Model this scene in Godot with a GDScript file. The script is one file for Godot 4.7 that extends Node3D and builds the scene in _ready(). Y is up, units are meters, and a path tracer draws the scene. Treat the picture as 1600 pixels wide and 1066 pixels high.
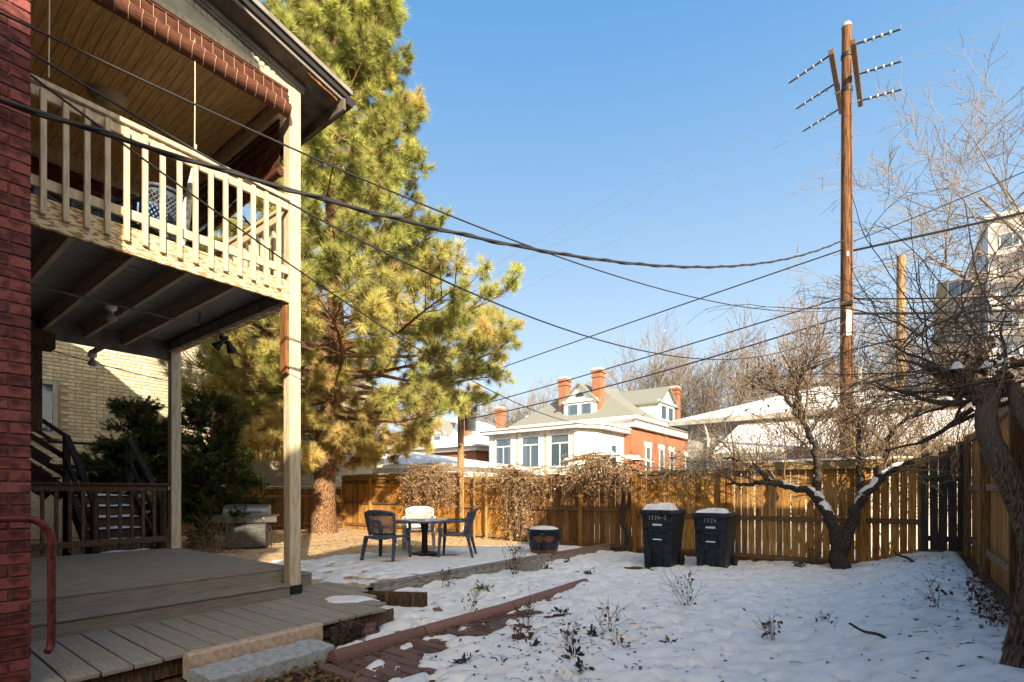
extends Node3D
# Plan coordinates: a runs along the back of the house to the right, b runs away to the left, y is up; P() turns them into the world.

var rng := RandomNumberGenerator.new()
var noise := FastNoiseLite.new()
var fine := FastNoiseLite.new()
var names := {}
var M := {}
var cache := {}
var texs := {}
var garden_snow: Callable


class MB:
	var v := PackedVector3Array()
	var n := PackedVector3Array()
	var c := PackedColorArray()
	var ix := PackedInt32Array()
	var col := Color(1, 1, 1)

	func tri(p0: Vector3, p1: Vector3, p2: Vector3, out := Vector3.ZERO) -> void:
		var nn := (p1 - p0).cross(p2 - p0)
		if nn.length_squared() < 1e-16:
			return
		nn = nn.normalized()
		var flip := out != Vector3.ZERO and nn.dot(out) < 0.0
		if flip:
			nn = -nn
		var s := v.size()
		v.append(p0); v.append(p1); v.append(p2)
		for k in 3:
			n.append(nn); c.append(col)
		if flip:
			ix.append(s); ix.append(s + 1); ix.append(s + 2)
		else:
			ix.append(s); ix.append(s + 2); ix.append(s + 1)

	func quad(p0: Vector3, p1: Vector3, p2: Vector3, p3: Vector3, out := Vector3.ZERO) -> void:
		var nn := (p2 - p0).cross(p3 - p1)
		if nn.length_squared() < 1e-16:
			return
		nn = nn.normalized()
		var flip := out != Vector3.ZERO and nn.dot(out) < 0.0
		if flip:
			nn = -nn
		var s := v.size()
		v.append(p0); v.append(p1); v.append(p2); v.append(p3)
		for k in 4:
			n.append(nn); c.append(col)
		if flip:
			ix.append_array(PackedInt32Array([s, s + 1, s + 2, s, s + 2, s + 3]))
		else:
			ix.append_array(PackedInt32Array([s, s + 2, s + 1, s, s + 3, s + 2]))

	# box with chamfered edges, turned and placed by xf
	func cbox(xf: Transform3D, size: Vector3, ch := 0.0) -> void:
		var h := size / 2.0
		var e := minf(ch, minf(h.x, minf(h.y, h.z)) * 0.9)
		for k in 3:
			var l := (k + 1) % 3
			var m := (k + 2) % 3
			for s in [-1.0, 1.0]:
				var q := []
				for w in [[-1.0, -1.0], [1.0, -1.0], [1.0, 1.0], [-1.0, 1.0]]:
					var p := Vector3.ZERO
					p[k] = s * h[k]; p[l] = w[0] * (h[l] - e); p[m] = w[1] * (h[m] - e)
					q.append(xf * p)
				var o := Vector3.ZERO
				o[k] = s
				quad(q[0], q[1], q[2], q[3], xf.basis * o)
				if e > 0.0:
					for t in [-1.0, 1.0]:
						var a0 := Vector3.ZERO; var a1 := Vector3.ZERO; var b0 := Vector3.ZERO; var b1 := Vector3.ZERO
						a0[k] = s * h[k]; a0[l] = t * (h[l] - e); a0[m] = -(h[m] - e)
						a1 = a0; a1[m] = h[m] - e
						b0[k] = s * (h[k] - e); b0[l] = t * h[l]; b0[m] = -(h[m] - e)
						b1 = b0; b1[m] = h[m] - e
						var oo := Vector3.ZERO
						oo[k] = s; oo[l] = t
						quad(xf * a0, xf * a1, xf * b1, xf * b0, xf.basis * oo)
		if e > 0.0:
			for sx in [-1.0, 1.0]:
				for sy in [-1.0, 1.0]:
					for sz in [-1.0, 1.0]:
						var o2 := Vector3(sx, sy, sz)
						tri(xf * Vector3(sx * h.x, sy * (h.y - e), sz * (h.z - e)), xf * Vector3(sx * (h.x - e), sy * h.y, sz * (h.z - e)), xf * Vector3(sx * (h.x - e), sy * (h.y - e), sz * h.z), xf.basis * o2)

	func box(lo: Vector3, hi: Vector3, ch := 0.0) -> void:
		cbox(Transform3D(Basis(), (lo + hi) / 2.0), (hi - lo).abs(), ch)

	# straight bar of a rectangular section from p to q
	func bar(p: Vector3, q: Vector3, w: float, h: float, up := Vector3.UP, ch := 0.0) -> void:
		var z := (q - p).normalized()
		var x := up.cross(z)
		if x.length() < 0.01:
			x = Vector3.RIGHT.cross(z)
		x = x.normalized()
		cbox(Transform3D(Basis(x, z.cross(x), z), (p + q) / 2.0), Vector3(w, h, (q - p).length()), ch)

	func tube(path: PackedVector3Array, r: PackedFloat32Array, sides := 6, cap := true, rough := 0.0, seedv := 0) -> void:
		var count := path.size()
		if count < 2:
			return
		var t0 := (path[1] - path[0]).normalized()
		var u := t0.cross(Vector3.UP)
		if u.length() < 0.05:
			u = t0.cross(Vector3.RIGHT)
		u = u.normalized()
		var start := v.size()
		for i in count:
			var t := (path[mini(i + 1, count - 1)] - path[maxi(i - 1, 0)]).normalized()
			u = (u - t * u.dot(t)).normalized()
			var w := t.cross(u)
			for k in sides:
				var ang := TAU * k / sides
				var d := u * cos(ang) + w * sin(ang)
				var rr := r[i]
				if rough > 0.0:
					var hsh := sin(float(k * 127 + i * 311 + seedv * 17) * 12.9898) * 43758.5453
					var ridge := sin(float(k) * 2.4 + float(seedv)) * 0.5
					rr *= 1.0 + rough * ((hsh - floor(hsh)) - 0.5 + ridge)
				v.append(path[i] + d * rr); n.append(d); c.append(col)
		for i in count - 1:
			for k in sides:
				var a := start + i * sides + k
				var b := start + i * sides + (k + 1) % sides
				ix.append(a); ix.append(a + sides); ix.append(b)
				ix.append(b); ix.append(a + sides); ix.append(b + sides)
		if cap:
			for e in [0, count - 1]:
				var s := v.size()
				var nn := (path[0] - path[1]).normalized() if e == 0 else (path[count - 1] - path[count - 2]).normalized()
				for k in sides:
					v.append(v[start + e * sides + k]); n.append(nn); c.append(col)
				for k in range(1, sides - 1):
					ix.append(s); ix.append(s + k + (1 if e else 0)); ix.append(s + k + (0 if e else 1))

	# surface of revolution about y; profile is (radius, height)
	func lathe(at: Vector3, prof: PackedVector2Array, seg := 20, sx := 1.0, sz := 1.0) -> void:
		var start := v.size()
		var m := prof.size()
		for i in m:
			var d := (prof[mini(i + 1, m - 1)] - prof[maxi(i - 1, 0)]).normalized()
			for k in seg + 1:
				var ang := TAU * k / seg
				v.append(at + Vector3(cos(ang) * prof[i].x * sx, prof[i].y, sin(ang) * prof[i].x * sz))
				n.append(Vector3(cos(ang) * d.y, -d.x, sin(ang) * d.y).normalized()); c.append(col)
		for i in m - 1:
			for k in seg:
				var a := start + i * (seg + 1) + k
				ix.append(a); ix.append(a + 1); ix.append(a + seg + 1)
				ix.append(a + 1); ix.append(a + seg + 2); ix.append(a + seg + 1)

	# grid of points (rows of equal length), smooth normals
	func grid(rows: Array, flip := false) -> void:
		var start := v.size()
		var h := rows.size()
		var w: int = rows[0].size()
		for i in h:
			for j in w:
				var du: Vector3 = rows[i][mini(j + 1, w - 1)] - rows[i][maxi(j - 1, 0)]
				var dv: Vector3 = rows[mini(i + 1, h - 1)][j] - rows[maxi(i - 1, 0)][j]
				var nn := du.cross(dv)
				nn = Vector3.UP if nn.length_squared() < 1e-18 else nn.normalized()
				v.append(rows[i][j]); n.append(-nn if flip else nn); c.append(col)
		for i in h - 1:
			for j in w - 1:
				var a := start + i * w + j
				if flip:
					ix.append_array(PackedInt32Array([a, a + 1, a + w, a + 1, a + w + 1, a + w]))
				else:
					ix.append_array(PackedInt32Array([a, a + w, a + 1, a + 1, a + w, a + w + 1]))

	# flat polygon (in order round its edge) pushed out along d: a solid
	func prism(poly: PackedVector3Array, d: Vector3) -> void:
		var m := poly.size()
		var mid := Vector3.ZERO
		for p in poly:
			mid += p / m
		var flat := PackedVector2Array()
		var x := (poly[1] - poly[0]).normalized()
		var y := d.normalized().cross(x)
		for p in poly:
			flat.append(Vector2((p - mid).dot(x), (p - mid).dot(y)))
		var t := Geometry2D.triangulate_polygon(flat)
		for i in range(0, t.size(), 3):
			tri(poly[t[i]], poly[t[i + 1]], poly[t[i + 2]], -d)
			tri(poly[t[i]] + d, poly[t[i + 1]] + d, poly[t[i + 2]] + d, d)
		var area := 0.0
		for i in m:
			area += flat[i].cross(flat[(i + 1) % m])
		for i in m:
			var p := poly[i]
			var q := poly[(i + 1) % m]
			quad(p, q, q + d, p + d, (q - p).cross(d) * (1.0 if area > 0.0 else -1.0))

	func mesh(m: Material = null) -> ArrayMesh:
		var out := ArrayMesh.new()
		if v.is_empty():
			return out
		var arr := []
		arr.resize(Mesh.ARRAY_MAX)
		arr[Mesh.ARRAY_VERTEX] = v
		arr[Mesh.ARRAY_NORMAL] = n
		arr[Mesh.ARRAY_COLOR] = c
		arr[Mesh.ARRAY_INDEX] = ix
		out.add_surface_from_arrays(Mesh.PRIMITIVE_TRIANGLES, arr)
		if m:
			out.surface_set_material(0, m)
		return out


func P(a: float, y: float, b: float) -> Vector3:
	return Vector3(a, y, -b)


func numbered(called: String) -> String:
	names[called] = names.get(called, 0) + 1
	return called if names[called] == 1 else "%s_%03d" % [called, names[called] - 1]


func thing(called: String, label: String, category: String, at := Vector3.ZERO, turn := 0.0, group := "") -> Node3D:
	var o := Node3D.new()
	o.name = numbered(called)
	add_child(o)
	o.position = at
	o.rotation.y = turn
	o.set_meta("label", label)
	o.set_meta("category", category)
	if group:
		o.set_meta("group", group)
	return o


func put(called: String, mesh: Mesh, m: Material, parent: Node3D = self, xf := Transform3D()) -> MeshInstance3D:
	var o := MeshInstance3D.new()
	o.name = numbered(called) if parent == self else called
	o.mesh = mesh
	o.material_override = m
	o.transform = xf
	parent.add_child(o, true)
	return o


func part(called: String, mb: MB, m: Material, parent: Node3D) -> MeshInstance3D:
	return put(called, mb.mesh(), m, parent)


func tag(o: Node, label: String, category: String, group := "", kind := "") -> Node:
	o.set_meta("label", label)
	o.set_meta("category", category)
	if group:
		o.set_meta("group", group)
	if kind:
		o.set_meta("kind", kind)
	return o


func structure(called: String, mb: MB, m: Material) -> MeshInstance3D:
	var o := put(called, mb.mesh(), m)
	o.set_meta("kind", "structure")
	return o


# shared chamfered box mesh
func bx(x: float, y: float, z: float, ch := 0.004) -> ArrayMesh:
	var key := "%d_%d_%d_%d" % [roundi(x * 1000), roundi(y * 1000), roundi(z * 1000), roundi(ch * 10000)]
	if not cache.has(key):
		var mb := MB.new()
		mb.cbox(Transform3D(), Vector3(x, y, z), ch)
		cache[key] = mb.mesh()
	return cache[key]


func at(p: Vector3, turn := 0.0) -> Transform3D:
	return Transform3D(Basis(Vector3.UP, turn), p)


func lin(r: float, g: float, b: float) -> Color:
	return Color(r, g, b).linear_to_srgb()


func tx(key: String, freq: float, stops: Array, kind := FastNoiseLite.TYPE_SIMPLEX_SMOOTH, octaves := 4, bump := 0.0, size := 512) -> NoiseTexture2D:
	if texs.has(key):
		return texs[key]
	var f := FastNoiseLite.new()
	f.seed = texs.size() + 11
	f.noise_type = kind
	f.frequency = freq
	f.fractal_octaves = octaves
	var t := NoiseTexture2D.new()
	t.width = size
	t.height = size
	t.seamless = true
	t.noise = f
	if bump > 0.0:
		t.as_normal_map = true
		t.bump_strength = bump
	else:
		var g := Gradient.new()
		g.offsets = PackedFloat32Array(stops.map(func(s): return s[0]))
		g.colors = PackedColorArray(stops.map(func(s): return s[1] if s[1] is Color else Color(s[1], s[1], s[1])))
		t.color_ramp = g
	texs[key] = t
	return t


func mat(c: Color, rough := 0.8, tex: Texture2D = null, scale := Vector3.ONE, nrm: Texture2D = null, nscale := 1.0, world := true, metal := 0.0) -> StandardMaterial3D:
	var m := StandardMaterial3D.new()
	m.albedo_color = c
	m.roughness = rough
	m.metallic = metal
	m.metallic_specular = 0.35
	m.albedo_texture = tex
	if tex or nrm:
		m.uv1_triplanar = true
		m.uv1_world_triplanar = world
		m.uv1_scale = scale
		m.uv1_triplanar_sharpness = 4.0
	if nrm:
		m.normal_enabled = true
		m.normal_texture = nrm
		m.normal_scale = nscale
	return m


# several materials alike but for tone and place in the grain
func variants(count: int, c: Color, spread: float, rough: float, tex: Texture2D, scale: Vector3, nrm: Texture2D = null, nscale := 1.0) -> Array:
	var out := []
	for i in count:
		var k := 1.0 + spread * (2.0 * rng.randf() - 1.0)
		var w := spread * 0.25 * (2.0 * rng.randf() - 1.0)
		var l := c.srgb_to_linear()
		var m := mat(lin(l.r * k * (1.0 + w), l.g * k, l.b * k * (1.0 - w)), rough, tex, scale, nrm, nscale, false)
		m.uv1_offset = Vector3(rng.randf(), rng.randf(), rng.randf()) * 7.0
		out.append(m)
	return out


func vcmat(rough := 0.85, back := 0.0) -> StandardMaterial3D:
	var m := StandardMaterial3D.new()
	m.vertex_color_use_as_albedo = true
	m.roughness = rough
	m.metallic_specular = 0.25
	if back > 0.0:
		m.backlight_enabled = true
		m.backlight = Color(back, back, back * 0.7)
	return m


func pick(list: Array):
	return list[rng.randi() % list.size()]


func rr(lo: float, hi: float) -> float:
	return rng.randf_range(lo, hi)


func rdir() -> Vector3:
	return Vector3(rr(-1, 1), rr(-1, 1), rr(-1, 1)).normalized()


func aligned(y: Vector3, p: Vector3, s := 1.0, spin := 0.0) -> Transform3D:
	y = y.normalized()
	var x := y.cross(Vector3.UP if absf(y.y) < 0.95 else Vector3.RIGHT).normalized()
	var b := Basis(x, y, x.cross(y)).rotated(y, spin)
	return Transform3D(b.scaled(Vector3.ONE * s), p)


func multi(called: String, mesh: Mesh, m: Material, xfs: Array, cols: Array, parent: Node3D) -> MultiMeshInstance3D:
	var mm := MultiMesh.new()
	mm.transform_format = MultiMesh.TRANSFORM_3D
	mm.use_colors = not cols.is_empty()
	mm.mesh = mesh
	mm.instance_count = xfs.size()
	for i in xfs.size():
		mm.set_instance_transform(i, xfs[i])
		if not cols.is_empty():
			mm.set_instance_color(i, cols[i])
	var o := MultiMeshInstance3D.new()
	o.name = numbered(called) if parent == self else called
	o.multimesh = mm
	if parent != self:
		o.set_meta("kind", "stuff")
	o.material_override = m
	parent.add_child(o, true)
	return o


func sstep(a: float, b: float, x: float) -> float:
	var t := clampf((x - a) / (b - a), 0.0, 1.0)
	return t * t * (3.0 - 2.0 * t)


# ground height of the yard
func gh(a: float, b: float) -> float:
	var near_fence := 0.34 * sstep(1.1, -0.45, b) * sstep(1.0, 3.4, a)
	near_fence += 0.14 * sstep(0.3, -0.5, b) * sstep(5.5, 3.6, a) * sstep(1.0, 3.4, a)
	var bump := 0.03 * noise.get_noise_2d(a * 9.0, b * 9.0)
	return near_fence + bump * sstep(12.5, 11.0, a) * sstep(-1.0, -0.5, b)


func curve(pts: Array, step := 0.12) -> PackedVector3Array:
	var c := Curve3D.new()
	c.bake_interval = step
	for i in pts.size():
		var t: Vector3 = (pts[mini(i + 1, pts.size() - 1)] - pts[maxi(i - 1, 0)]) / 6.0
		c.add_point(pts[i], -t, t)
	return c.get_baked_points()


func taper(count: int, r0: float, r1: float) -> PackedFloat32Array:
	var out := PackedFloat32Array()
	for i in count:
		out.append(lerpf(r0, r1, float(i) / maxf(count - 1, 1)))
	return out


# wood that forks: one shoot with its own bends, then smaller shoots off it
func grow(mb: MB, p: Vector3, dir: Vector3, length: float, r: float, depth: int, k: Dictionary) -> void:
	var steps: int = k.get("steps", 4)
	var path := PackedVector3Array([p])
	var d := dir.normalized()
	var dirs := [d]
	for i in steps:
		d = (d + rdir() * k.get("bend", 0.25) + Vector3.UP * k.get("up", 0.05)).normalized()
		p += d * length / steps
		path.append(p)
		dirs.append(d)
	var tip: float = maxf(r * k.get("tip", 0.45), k.get("rmin", 0.003))
	mb.tube(path, taper(path.size(), r, tip), 3 if depth <= 1 else (5 if r > 0.02 else 4), false)
	if depth <= 0:
		return
	var kids: int = k.get("kids", 5)
	for i in kids:
		var f := lerpf(k.get("from", 0.3), 1.0, (i + rng.randf() * 0.8) / kids)
		var at_i := clampi(int(f * steps), 0, steps - 1)
		var q := path[at_i].lerp(path[at_i + 1], f * steps - at_i)
		var side: Vector3 = dirs[at_i].cross(rdir()).normalized()
		var nd: Vector3 = dirs[at_i] * k.get("along", 0.8) + side * k.get("spread", 0.7)
		grow(mb, q, nd, length * rr(0.45, 0.75) * (1.15 - 0.45 * f), maxf(lerpf(r, tip, f) * rr(0.5, 0.7), k.get("rmin", 0.003)), depth - 1, k)


func _ready() -> void:
	rng.seed = 20241
	noise.seed = 5
	noise.frequency = 0.05
	noise.fractal_octaves = 3
	fine.seed = 9
	fine.frequency = 1.0
	fine.fractal_octaves = 3
	sky_and_camera()
	materials()
	ground()
	house()
	porch()
	porch_upstairs()
	deck()
	stairs()
	fences()
	buff_building()
	far_houses()
	south_neighbour()
	garden()
	furniture()
	bins()
	pine()
	junipers()
	yard_tree()
	fence_vines()
	big_vine()
	far_trees()
	pole_and_wires()
	small_plants()


func sky_and_camera() -> void:
	var cam := Camera3D.new()
	cam.name = "camera"
	cam.projection = Camera3D.PROJECTION_FRUSTUM
	cam.near = 0.1
	cam.size = 0.1 * 1066.0 / 805.0
	cam.frustum_offset = Vector2(0.0, 0.1 * 235.0 / 805.0)
	cam.far = 2000.0
	cam.position = Vector3(0, 1.41, 0)
	cam.rotation.y = -deg_to_rad(52.53)
	add_child(cam)
	cam.current = true
	var e := Environment.new()
	e.background_mode = Environment.BG_SKY
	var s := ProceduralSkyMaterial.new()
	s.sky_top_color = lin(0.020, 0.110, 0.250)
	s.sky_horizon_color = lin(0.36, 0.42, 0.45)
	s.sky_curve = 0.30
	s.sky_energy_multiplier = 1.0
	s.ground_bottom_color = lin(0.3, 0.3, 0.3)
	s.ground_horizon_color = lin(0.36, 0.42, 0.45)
	s.sun_angle_max = 76.0  # sun glow widened past a natural aureole, added as fill for the shade
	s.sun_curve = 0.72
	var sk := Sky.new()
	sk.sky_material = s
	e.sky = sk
	e.tonemap_mode = Environment.TONE_MAPPER_LINEAR
	e.tonemap_exposure = 2.95
	e.sdfgi_enabled = true
	e.ssao_enabled = true
	e.ssil_enabled = true
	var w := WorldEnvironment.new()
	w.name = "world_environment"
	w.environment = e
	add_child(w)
	var sun := DirectionalLight3D.new()
	sun.name = "sun"
	sun.light_color = Color(1.0, 0.92, 0.80)
	sun.light_energy = 1.25
	sun.light_angular_distance = 0.5
	sun.shadow_enabled = true
	add_child(sun)
	sun.look_at_from_position(Vector3.ZERO, P(0.53, -0.445, 0.85))


func materials() -> void:
	var grain := tx("grain", 0.012, [[0.0, 0.45], [0.35, 0.75], [0.6, 0.95], [1.0, 1.0]], FastNoiseLite.TYPE_SIMPLEX_SMOOTH, 5)
	var soft := tx("soft", 0.012, [[0.0, 0.80], [0.4, 0.92], [0.7, 1.0], [1.0, 0.97]], FastNoiseLite.TYPE_SIMPLEX_SMOOTH, 5)
	var grain_n := tx("grain_n", 0.02, [], FastNoiseLite.TYPE_SIMPLEX_SMOOTH, 4, 3.0)
	var blotch := tx("blotch", 0.008, [[0.0, 0.55], [0.4, 0.8], [0.65, 1.0], [1.0, 0.9]], FastNoiseLite.TYPE_SIMPLEX_SMOOTH, 5)
	var speck := tx("speck", 0.06, [[0.0, 0.5], [0.45, 0.85], [0.7, 1.0], [1.0, 1.0]], FastNoiseLite.TYPE_SIMPLEX, 4)
	var rough_n := tx("rough_n", 0.05, [], FastNoiseLite.TYPE_SIMPLEX, 5, 4.0)
	var peel := tx("peel", 0.016, [[0.0, Color(0.46, 0.36, 0.25)], [0.36, Color(0.62, 0.51, 0.37)], [0.44, Color(0.74, 0.64, 0.48)], [0.5, Color(0.84, 0.76, 0.60)], [0.75, Color(0.86, 0.79, 0.63)], [1.0, Color(0.74, 0.64, 0.47)]], FastNoiseLite.TYPE_SIMPLEX, 5)
	var bark := tx("bark", 0.02, [[0.0, 0.35], [0.38, 0.55], [0.52, 0.9], [1.0, 1.0]], FastNoiseLite.TYPE_CELLULAR, 3)
	var ridge := tx("ridge", 0.03, [[0.0, 0.35], [0.42, 0.62], [0.6, 0.92], [1.0, 1.0]], FastNoiseLite.TYPE_SIMPLEX, 4)
	var ridge_n := tx("ridge_n", 0.03, [], FastNoiseLite.TYPE_SIMPLEX, 4, 8.0)
	var bark_n := tx("bark_n", 0.025, [], FastNoiseLite.TYPE_CELLULAR, 3, 8.0)
	M.grain = grain; M.grain_n = grain_n; M.blotch = blotch; M.speck = speck; M.rough_n = rough_n
	# upright boards take their grain along y, long boards along x or z
	var up := Vector3(7, 0.35, 7)
	M.cedar = variants(14, lin(0.47, 0.235, 0.058), 0.34, 0.8, grain, up, grain_n, 0.5)
	M.cedar_old = variants(6, lin(0.27, 0.145, 0.055), 0.30, 0.85, grain, up, grain_n, 0.6)
	M.cedar_dark = variants(4, lin(0.075, 0.062, 0.054), 0.25, 0.85, grain, up, grain_n, 0.6)
	M.cedar_rail = variants(4, lin(0.20, 0.115, 0.06), 0.2, 0.85, grain, Vector3(7, 7, 0.5), grain_n, 0.6)
	M.cedar_cap = variants(3, lin(0.44, 0.30, 0.13), 0.15, 0.85, grain, Vector3(7, 7, 0.5), grain_n, 0.6)
	M.cedar_rail_x = variants(4, lin(0.30, 0.20, 0.125), 0.2, 0.85, grain, Vector3(0.5, 7, 7), grain_n, 0.6)
	M.deck_x = variants(7, lin(0.285, 0.245, 0.20), 0.08, 0.65, soft, Vector3(0.6, 9, 9), grain_n, 0.35)
	M.deck_z = variants(7, lin(0.33, 0.29, 0.24), 0.12, 0.65, soft, Vector3(9, 9, 0.6), grain_n, 0.35)
	M.cream = mat(lin(0.66, 0.55, 0.38), 0.6, soft, Vector3(0.9, 0.5, 0.9), grain_n, 0.25)
	M.cream_parts = variants(4, lin(0.66, 0.55, 0.38), 0.07, 0.6, soft, Vector3(3, 0.5, 3), grain_n, 0.3)
	M.peel = mat(Color.WHITE, 0.8, peel, Vector3(1.0, 3.8, 1.0), grain_n, 0.6)
	M.beam_gray = mat(lin(0.24, 0.235, 0.21), 0.8, soft, Vector3(0.7, 0.7, 0.7), grain_n, 0.3)
	M.joist = variants(3, lin(0.46, 0.41, 0.32), 0.1, 0.75, soft, Vector3(4, 4, 0.4), grain_n, 0.3)
	M.underside = variants(3, lin(0.29, 0.29, 0.265), 0.1, 0.8, soft, Vector3(0.5, 4, 4), grain_n, 0.3)
	M.ceiling = variants(5, lin(0.62, 0.41, 0.18), 0.07, 0.6, soft, Vector3(4, 4, 0.4))
	M.gable = mat(lin(0.55, 0.53, 0.43), 0.6, soft, Vector3(0.6, 0.6, 0.6))
	M.soffit = mat(lin(0.15, 0.125, 0.10), 0.8, blotch, Vector3(0.6, 0.6, 0.6))
	M.fascia = mat(lin(0.27, 0.25, 0.22), 0.55, soft, Vector3(0.6, 0.6, 0.6))
	M.gutter = mat(lin(0.035, 0.033, 0.032), 0.4)
	M.shingle = mat(lin(0.085, 0.082, 0.08), 0.9, speck, Vector3(1.5, 1.5, 1.5), rough_n, 1.0)
	M.brown_wood = variants(4, lin(0.13, 0.08, 0.047), 0.25, 0.7, grain, Vector3(6, 1.0, 6), grain_n, 0.5)
	M.black_wood = variants(3, lin(0.046, 0.035, 0.029), 0.2, 0.95, grain, Vector3(5, 5, 1.0), grain_n, 0.5)
	M.board_red = mat(lin(0.28, 0.125, 0.05), 0.75, grain, Vector3(6, 0.5, 6), grain_n, 0.5)
	M.red_brick = variants(8, lin(0.19, 0.058, 0.055), 0.30, 0.85, blotch, Vector3(2.2, 2.2, 2.2), rough_n, 0.5)
	M.mortar_red = mat(lin(0.20, 0.085, 0.075), 0.95, speck, Vector3(3, 3, 3), rough_n, 0.6)
	M.buff_brick = variants(7, lin(0.60, 0.55, 0.41), 0.14, 0.85, soft, Vector3(1.5, 1.5, 1.5), rough_n, 0.3)
	M.mortar_buff = mat(lin(0.46, 0.42, 0.31), 0.95, speck, Vector3(2, 2, 2))
	M.red_paint = mat(lin(0.15, 0.032, 0.030), 0.4, blotch, Vector3(3, 3, 3))
	M.snow = mat(lin(0.87, 0.85, 0.82), 0.75, tx("snowtone", 0.01, [[0.0, 0.90], [0.5, 0.97], [1.0, 1.0]]), Vector3(0.8, 0.8, 0.8), tx("snow_n", 0.04, [], FastNoiseLite.TYPE_SIMPLEX, 5, 3.0), 0.35)
	M.roof_snow = mat(lin(0.87, 0.85, 0.82), 0.75, tx("roofsnow", 0.02, [[0.0, 0.90], [0.5, 0.97], [1.0, 1.0]]), Vector3(0.25, 0.25, 0.25), rough_n, 0.4)
	M.soil = mat(Color.WHITE, 0.95, tx("soil", 0.03, [[0.0, Color(0.17, 0.13, 0.10)], [0.4, Color(0.30, 0.23, 0.17)], [0.6, Color(0.40, 0.32, 0.23)], [1.0, Color(0.50, 0.42, 0.31)]], FastNoiseLite.TYPE_SIMPLEX, 5), Vector3(0.9, 0.9, 0.9), rough_n, 1.2)
	M.patio = mat(Color.WHITE, 0.9, tx("patio", 0.02, [[0.0, Color(0.55, 0.45, 0.34)], [0.4, Color(0.70, 0.60, 0.46)], [0.6, Color(0.78, 0.68, 0.53)], [1.0, Color(0.83, 0.73, 0.58)]], FastNoiseLite.TYPE_SIMPLEX, 5), Vector3(0.5, 0.5, 0.5), rough_n, 0.8)
	M.paver = variants(8, lin(0.20, 0.115, 0.095), 0.32, 0.85, speck, Vector3(3, 3, 3), rough_n, 0.7)
	M.kerb = variants(4, lin(0.30, 0.165, 0.135), 0.16, 0.85, speck, Vector3(2.5, 2.5, 2.5), rough_n, 0.9)
	M.concrete = mat(lin(0.42, 0.43, 0.42), 0.9, soft, Vector3(2.2, 2.2, 2.2), rough_n, 0.7)
	M.stone = mat(lin(0.58, 0.43, 0.31), 0.85, soft, Vector3(2.2, 2.2, 2.2), rough_n, 0.9)
	M.retaining = variants(3, lin(0.30, 0.27, 0.24), 0.2, 0.85, grain, Vector3(0.8, 6, 6), grain_n, 0.6)
	M.plastic_blue = mat(lin(0.105, 0.135, 0.185), 0.45, blotch, Vector3(3, 3, 3))
	M.plastic_white = mat(lin(0.78, 0.75, 0.68), 0.45, blotch, Vector3(3, 3, 3))
	M.black = mat(lin(0.02, 0.02, 0.022), 0.5)
	M.bin = mat(lin(0.021, 0.029, 0.042), 0.42, blotch, Vector3(2, 2, 2), rough_n, 0.12)
	M.paint_white = mat(lin(0.72, 0.72, 0.70), 0.6)
	M.chalk = mat(lin(0.55, 0.57, 0.58), 0.8)
	M.steel = mat(lin(0.42, 0.42, 0.42), 0.42, null, Vector3.ONE, null, 1.0, true, 0.9)
	M.grill_dark = mat(lin(0.05, 0.05, 0.05), 0.5)
	M.grill_door = mat(lin(0.10, 0.11, 0.10), 0.5, soft, Vector3(2, 2, 2))
	M.glaze = mat(lin(0.022, 0.032, 0.052), 0.18, blotch, Vector3(3, 3, 3))
	M.glaze_rust = mat(lin(0.15, 0.068, 0.034), 0.3)
	M.pine_bark = mat(lin(0.38, 0.215, 0.115), 0.95, ridge, Vector3(1.9, 0.42, 1.9), ridge_n, 1.8)
	M.tree_bark = mat(lin(0.105, 0.083, 0.066), 0.95, ridge, Vector3(5, 0.9, 5), ridge_n, 1.6)
	M.vine_bark = mat(lin(0.19, 0.13, 0.088), 0.95, ridge, Vector3(6, 0.7, 6), ridge_n, 1.8)
	M.twig = mat(lin(0.15, 0.115, 0.09), 0.9)
	M.twig_pale = mat(lin(0.27, 0.225, 0.175), 0.9)
	M.twig_tan = mat(lin(0.22, 0.155, 0.095), 0.9)
	M.pole = mat(lin(0.235, 0.115, 0.055), 0.95, grain, Vector3(3, 0.25, 3), grain_n, 0.9)
	M.pole_pale = mat(lin(0.40, 0.26, 0.13), 0.95, grain, Vector3(3, 0.25, 3), grain_n, 0.9)
	M.crossarm = mat(lin(0.19, 0.13, 0.08), 0.95, grain, Vector3(3, 3, 3))
	M.wire = mat(lin(0.03, 0.03, 0.032), 0.5)
	M.wire_bare = mat(lin(0.34, 0.39, 0.46), 0.45, null, Vector3.ONE, null, 1.0, true, 0.4)
	M.insulator = mat(lin(0.30, 0.31, 0.33), 0.3)
	M.bamboo = variants(3, lin(0.125, 0.048, 0.028), 0.15, 0.7, grain, Vector3(1.2, 14, 14), grain_n, 0.4)
	M.cord = mat(lin(0.62, 0.52, 0.38), 0.9)
	M.blind_string = mat(lin(0.50, 0.30, 0.19), 0.9)
	M.glass = mat(Color(0.35, 0.45, 0.52, 0.45), 0.03)
	M.glass.transparency = BaseMaterial3D.TRANSPARENCY_ALPHA
	M.glass.metallic_specular = 0.9
	M.curtain = mat(lin(0.55, 0.54, 0.50), 0.9)
	M.room = mat(lin(0.05, 0.055, 0.06), 0.9)
	M.siding = mat(lin(0.72, 0.68, 0.60), 0.7, soft, Vector3(0.4, 0.4, 0.4))
	M.trim = mat(lin(0.80, 0.77, 0.72), 0.6)
	M.trim_tan = mat(lin(0.52, 0.43, 0.33), 0.7)
	M.far_brick = mat(lin(0.45, 0.20, 0.11), 0.9, speck, Vector3(0.9, 2.6, 0.9), rough_n, 0.5)
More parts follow.
